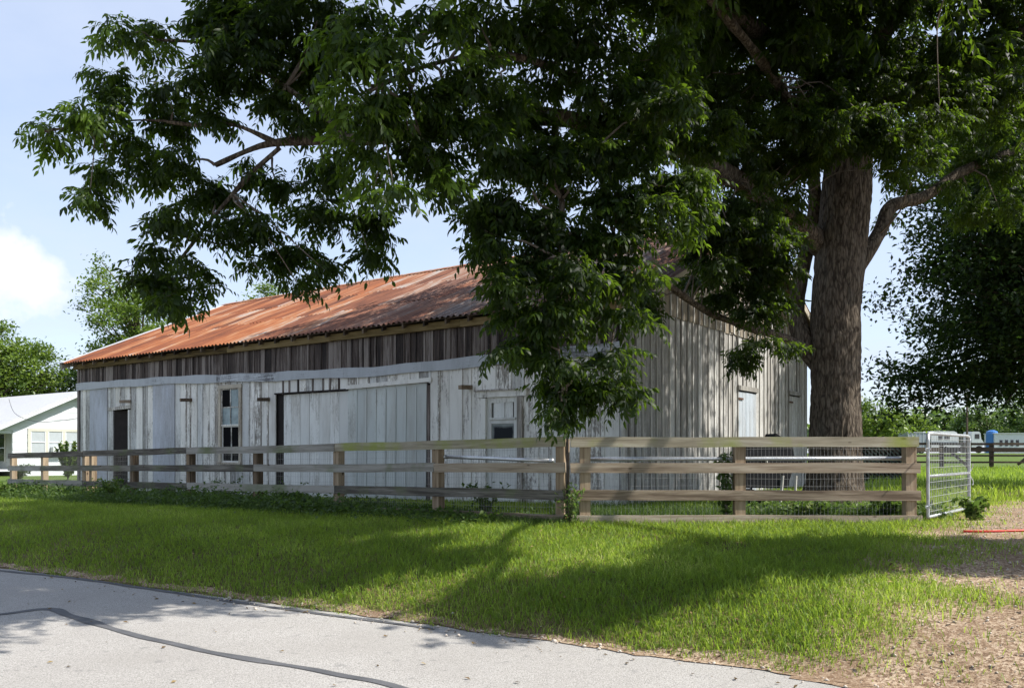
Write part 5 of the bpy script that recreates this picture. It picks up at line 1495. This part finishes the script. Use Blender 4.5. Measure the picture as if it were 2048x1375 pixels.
# side wall at the back of the porch, porch floor and post
box('porch_wall', M['house_shade'], (-DEP / 2, -HWF + 1.55, 1.3), (DEP - .2, .08, 2.5), house)
box('porch_floor', M['house_white'], (-DEP / 2, -HWF + .75, .33), (DEP, 1.6, .10), house)
for k in range(3): box('porch_step', M['house_white'], (-DEP / 2 + 3.5, -HWF - .2 - .28 * k, .26 - .10 * k), (3.2, .30, .08), house)
box('porch_skirt', M['house_white'], (-DEP / 2, -HWF + .0, .16), (DEP - .1, .05, .30), house)
for xp in (-.10, -3.6, -7.2, -DEP + .1): box('porch_post', M['house_white'], (xp, -HWF + .08, 1.33), (.12, .12, 1.95), house)
pw = bpy.data.objects.new('porch_window', None); pw.location = (-1.2, -HWF + 1.50, 1.5); link(pw, house)
box('pane', M['dark_glass'], (0, 0, 0), (.8, .03, 1.4), pw)
for s in (-1, 1): box('frame', M['house_cream'], (s * .44, -.02, 0), (.10, .05, 1.5), pw)
box('sash_bar', M['house_white'], (0, -.025, 0), (.8, .04, .05), pw)
# roof slopes
for s in (-1, 1):
    nm = 'roof'
    ov = .45
    y1 = s * (HWF + ov)
    MB().prism([Vector((.5, 0, PK + .02)), Vector((.5, y1, hroof(HWF + ov) + .02)), Vector((.5, y1, hroof(HWF + ov) - .04)), Vector((.5, 0, PK - .04))], (-DEP - 1, 0, 0)).build(nm, M['house_roof'], house)
    MB().prism([Vector((.52, 0, PK - .03)), Vector((.52, y1, hroof(HWF + ov) - .03)), Vector((.52, y1, hroof(HWF + ov) - .20)), Vector((.52, 0, PK - .20))], (-.03, 0, 0)).build('barge_board', M['house_white'], house, (0, 0, -.02))
    MB().prism([Vector((.48, 0, PK - .13)), Vector((.48, y1, hroof(HWF + ov) - .13)), Vector((.48, y1, hroof(HWF + ov) - .16)), Vector((.48, 0, PK - .16))], (-.46, 0, 0)).build('soffit', M['soffit_shade'], house)
box('rear_wall', M['house_white'], (-DEP + .05, 0.7, 1.4), (.08, 2 * HWF - 1.5, 2.7), house)
box('side_wall', M['house_white'], (-DEP / 2, HWF - .04, 1.4), (DEP, .08, 2.6), house)
# row of three windows in a cream surround
wg = bpy.data.objects.new('window_group', None); wg.location = (.045, -1.22, 1.80); link(wg, house); wg["label"] = 'row of three windows in a cream surround'
box('surround', M['house_cream'], (.0, 0, .66), (.06, 2.86, .16), wg); box('surround', M['house_cream'], (.0, 0, -.62), (.08, 2.86, .12), wg)
for yv in (-1.36, -.46, .46, 1.36): box('mullion', M['house_cream'], (.0, yv, .02), (.055, .15, 1.16), wg)
for yv in (-.91, 0, .91):
    box('pane', M['blind'], (-.01, yv, .02), (.02, .76, 1.14), wg)
    box('meeting_rail', M['house_white'], (.012, yv, .0), (.04, .76, .05), wg)
    for s in (-1, 1): box('stile', M['house_white'], (.010, yv + s * .36, .02), (.03, .04, 1.14), wg)
box('window_unit', M['vehicle_white'], (.18, .0, -.42), (.34, .56, .34), wg)
# white chair on the porch
chair = empty('porch_chair', tuple(Vector((hx, hy, hz)) + Vector((BW.x * 1.4 - BG.x * (HWF - .7), BW.y * 1.4 - BG.y * (HWF - .7), .38))), BA + R(20), 'white chair on the porch of the white house', 'chair')
box('seat', M['house_white'], (0, 0, .38), (.55, .52, .05), chair); box('backrest', M['house_white'], (-.24, 0, .75), (.05, .52, .72), chair, rot=(0, R(-16), 0))
for sx in (-1, 1):
    for sy in (-1, 1): box('leg', M['house_white'], (sx * .23, sy * .22, .18), (.05, .05, .37), chair)
    box('armrest', M['house_white'], (0, sx * .27, .60), (.5, .07, .04), chair)
# service cable crossing in front of the gable
a = px(18, 798, 45); b = px(164, 835, 31); mid = (a + b) / 2 + Vector((-.8, 0, -.75))
path, _r = smooth_path([a, a.lerp(mid, .6) + Vector((0, 0, -.05)), mid.lerp(b, .35), b], [.01] * 4, .6)
ca = empty('service_cable', a, 0, 'thin dark cable sagging across the white house roof', 'cable')
MB().tube([p - a for p in path], .011, 5).build('wire', M['tpost'], ca)

# ------------------------------------------------------------------ far right: dark pen fence, vehicles
pen_y = 46.0
pen = empty('pen_fence', (at(1700, pen_y)[0], pen_y, gz(at(1700, pen_y)[0], pen_y)), 0, 'dark wooden pen fence across the far field', 'fence')
PX = lambda u: (u - 1700) / F * pen_y
u = 1880.0; us = []
while u < 2260: us.append(u); u += 100
us = [1700 + 0, 1790, 1885, 1985, 2085, 2185, 2290]
for u in us: box('post', M['pen_wood'], (PX(u), .10, .70), (.17, .17, 1.45), pen)
for (h, hh_) in ((1.36, .13), (1.06, .24), (.72, .10), (.38, .10)):
    for u0, u1 in zip(us[:-1], us[1:]):
        box('rail', M['pen_wood'], ((PX(u0) + PX(u1)) / 2, 0, h + j(.02)), (PX(u1) - PX(u0) - .01, .05, hh_), pen, rot=(0, j(.006), 0))
for u0, u1, s in ((1885, 1985, 1), (1985, 2085, -1), (2085, 2185, 1)):
    x0, x1 = PX(u0), PX(u1); L = math.hypot((x1 - x0) * .42, .95)
    xc = x0 + (x1 - x0) * (.27 if s > 0 else .73)
    box('brace', M['pen_wood'], (xc if s > 0 else xc, .06, .72), (L, .05, .13), pen, rot=(0, s * math.atan2(.95, (x1 - x0) * .42), 0))
# dark lattice screen beside the trunk
lat = empty('lattice_screen', at(1752, 30), 0, 'dark diagonal lattice screen low beside the big trunk', 'screen')
w_, h_ = 1.9, 1.25
for s in (-1, 1): box('frame', M['lattice'], (s * w_ / 2, 0, h_ / 2), (.07, .05, h_), lat)
box('frame', M['lattice'], (0, 0, h_), (w_, .05, .07), lat); box('frame', M['lattice'], (0, 0, .08), (w_, .05, .07), lat)
for k in range(-8, 16):
    x0 = -w_ / 2 + k * .16; x1 = x0 + (h_ - .1)
    a = max(x0, -w_ / 2); b = min(x1, w_ / 2)
    if b - a < .1: continue
    za, zb_ = h_ - (a - x0) - .04, h_ - (b - x0) - .04
    L = (b - a) * 1.414
    box('slat', M['lattice'], ((a + b) / 2, -.012, (za + zb_) / 2), (L, .012, .05), lat, rot=(0, R(45), 0))
box('backing_board', M['pen_wood'], (0, .10, h_ / 2), (w_, .02, h_), lat)
# thin pole
pole = empty('utility_pole', at(1934, 44), 0, 'thin pole standing in the field behind the gate', 'pole')
MB().tube([(0, 0, -.3), (0, 0, 3.95)], [.06, .045], 8).build('shaft', M['pen_wood'], pole)
box('crosspiece', M['pen_wood'], (0, 0, 3.75), (.5, .06, .06), pole)

def wheel(parent, c, r_, w_=.22):
    c = Vector(c)
    t_ = MB().tube([c + Vector((0, -w_ / 2, 0)), c + Vector((0, w_ / 2, 0))], r_, 16).build('wheel', M['rubber'], parent, smooth=False)
    MB().tube([c + Vector((0, -w_ / 2 - .01, 0)), c + Vector((0, -w_ / 2 + .02, 0))], r_ * .55, 12).build('rim', M['vehicle_grey'], t_)
VD = 95.0
def vx(u0, u): return (u - u0) / F * VD
# long camper with a rounded roof
cam_v = empty('camper_trailer', at(1878, VD), R(4), 'white rounded camper trailer parked behind the gate', 'camper')
L = vx(1850, 1906); hh_ = 2.45
prof = [(-L / 2, .55), (L / 2, .55), (L / 2 + .06, 1.2), (L / 2, 2.0), (L / 2 - .18, 2.33), (L / 2 - .5, hh_), (-L / 2 + .4, hh_), (-L / 2 + .1, 2.3), (-L / 2, 2.0)]
MB().prism([Vector((x_, -1.1, z_)) for x_, z_ in prof], (0, 2.2, 0)).build('body', M['vehicle_white'], cam_v)
for x0, w_ in ((-.5, .5), (.25, .6)): box('window', M['dark_glass'], (x0, -1.105, 1.72), (w_, .02, .42), cam_v)
box('stripe', M['vehicle_grey'], (0, -1.106, 1.25), (L - .1, .015, .16), cam_v)
for x0 in (-.25, .35): wheel(cam_v, (x0, -1.0, .36), .34)
MB().tube([(-L / 2, 0, .6), (-L / 2 - .9, 0, .5)], .05, 6).build('hitch', M['black_metal'], cam_v)
# box trailer
bt_ = empty('stock_trailer', at(1826, VD), R(2), 'pale blue grey box trailer just above the fence end', 'trailer')
L = vx(1806, 1848)
box('body', M['vehicle_grey'], (0, 0, 1.45), (L, 2.1, 1.75), bt_); box('roof', M['vehicle_white'], (0, 0, 2.36), (L + .08, 2.2, .07), bt_)
for x0 in np.linspace(-L / 2 + .1, L / 2 - .1, 6): box('rib', M['vehicle_white'], (x0, -1.06, 1.45), (.05, .03, 1.7), bt_)
for x0 in (-.2, .4): wheel(bt_, (x0, -1.0, .36), .34)
# truck with a white cab
tk = empty('flatbed_truck', at(1945, VD), R(-3), 'white cab truck with low flat bed beyond the gate', 'truck')
MB().prism([Vector((x_, -.95, z_)) for x_, z_ in [(-.55, .6), (.62, .6), (.66, 1.35), (.50, 1.55), (.40, 2.25), (.25, 2.38), (-.50, 2.38), (-.55, 2.2)]], (0, 1.9, 0)).build('cab', M['vehicle_white'], tk)
box('side_window', M['dark_glass'], (.05, -.956, 1.86), (.5, .02, .5), tk)
MB().prism([Vector((.665, -.8, 1.36)), Vector((.665, .8, 1.36)), Vector((.42, .8, 2.2)), Vector((.42, -.8, 2.2))], (.02, 0, .005)).build('windscreen', M['dark_glass'], tk)
box('grille', M['black_metal'], (.66, 0, .95), (.03, 1.3, .45), tk)
for s in (-1, 1): box('headlight', M['blind'], (.665, s * .75, .85), (.04, .22, .18), tk)
box('flat_bed', M['pen_wood'], (1.9 if False else -1.9, 0, 1.12), (2.6, 2.1, .14), tk)
for x0 in (.25, -1.4, -2.3): wheel(tk, (x0, -.85, .42), .40)
# long pale shed with small openings
sh = empty('long_shed', at(2050, 84), R(-8), 'long low pale metal shed at the right edge', 'shed')
box('wall', M['vehicle_white'], (0, 0, .95), (6.6, 2.4, 1.9), sh); box('roof', M['vehicle_white'], (0, 0, 1.94), (6.75, 2.6, .07), sh)
for k in range(7): box('siding_panel', M['house_roof'], (1.6, -1.215, .35 + k * .225), (3.2, .03, .19), sh)
for k in range(4): box('window', M['dark_glass'], (-2.7 + k * .5, -1.208, 1.0), (.28, .02, .6), sh)
# blue tank
tank = empty('blue_tank', at(1984, 84), 0, 'blue tank beside the pale shed', 'tank')
MB().tube([(0, 0, .05), (0, 0, 1.9), (0, 0, 2.15), (0, 0, 2.28)], [.55, .55, .48, .2], 18).build('body', M['vehicle_blue'], tank)
MB().tube([(0, 0, 2.27), (0, 0, 2.36)], .16, 12).build('lid', M['black_metal'], tank)
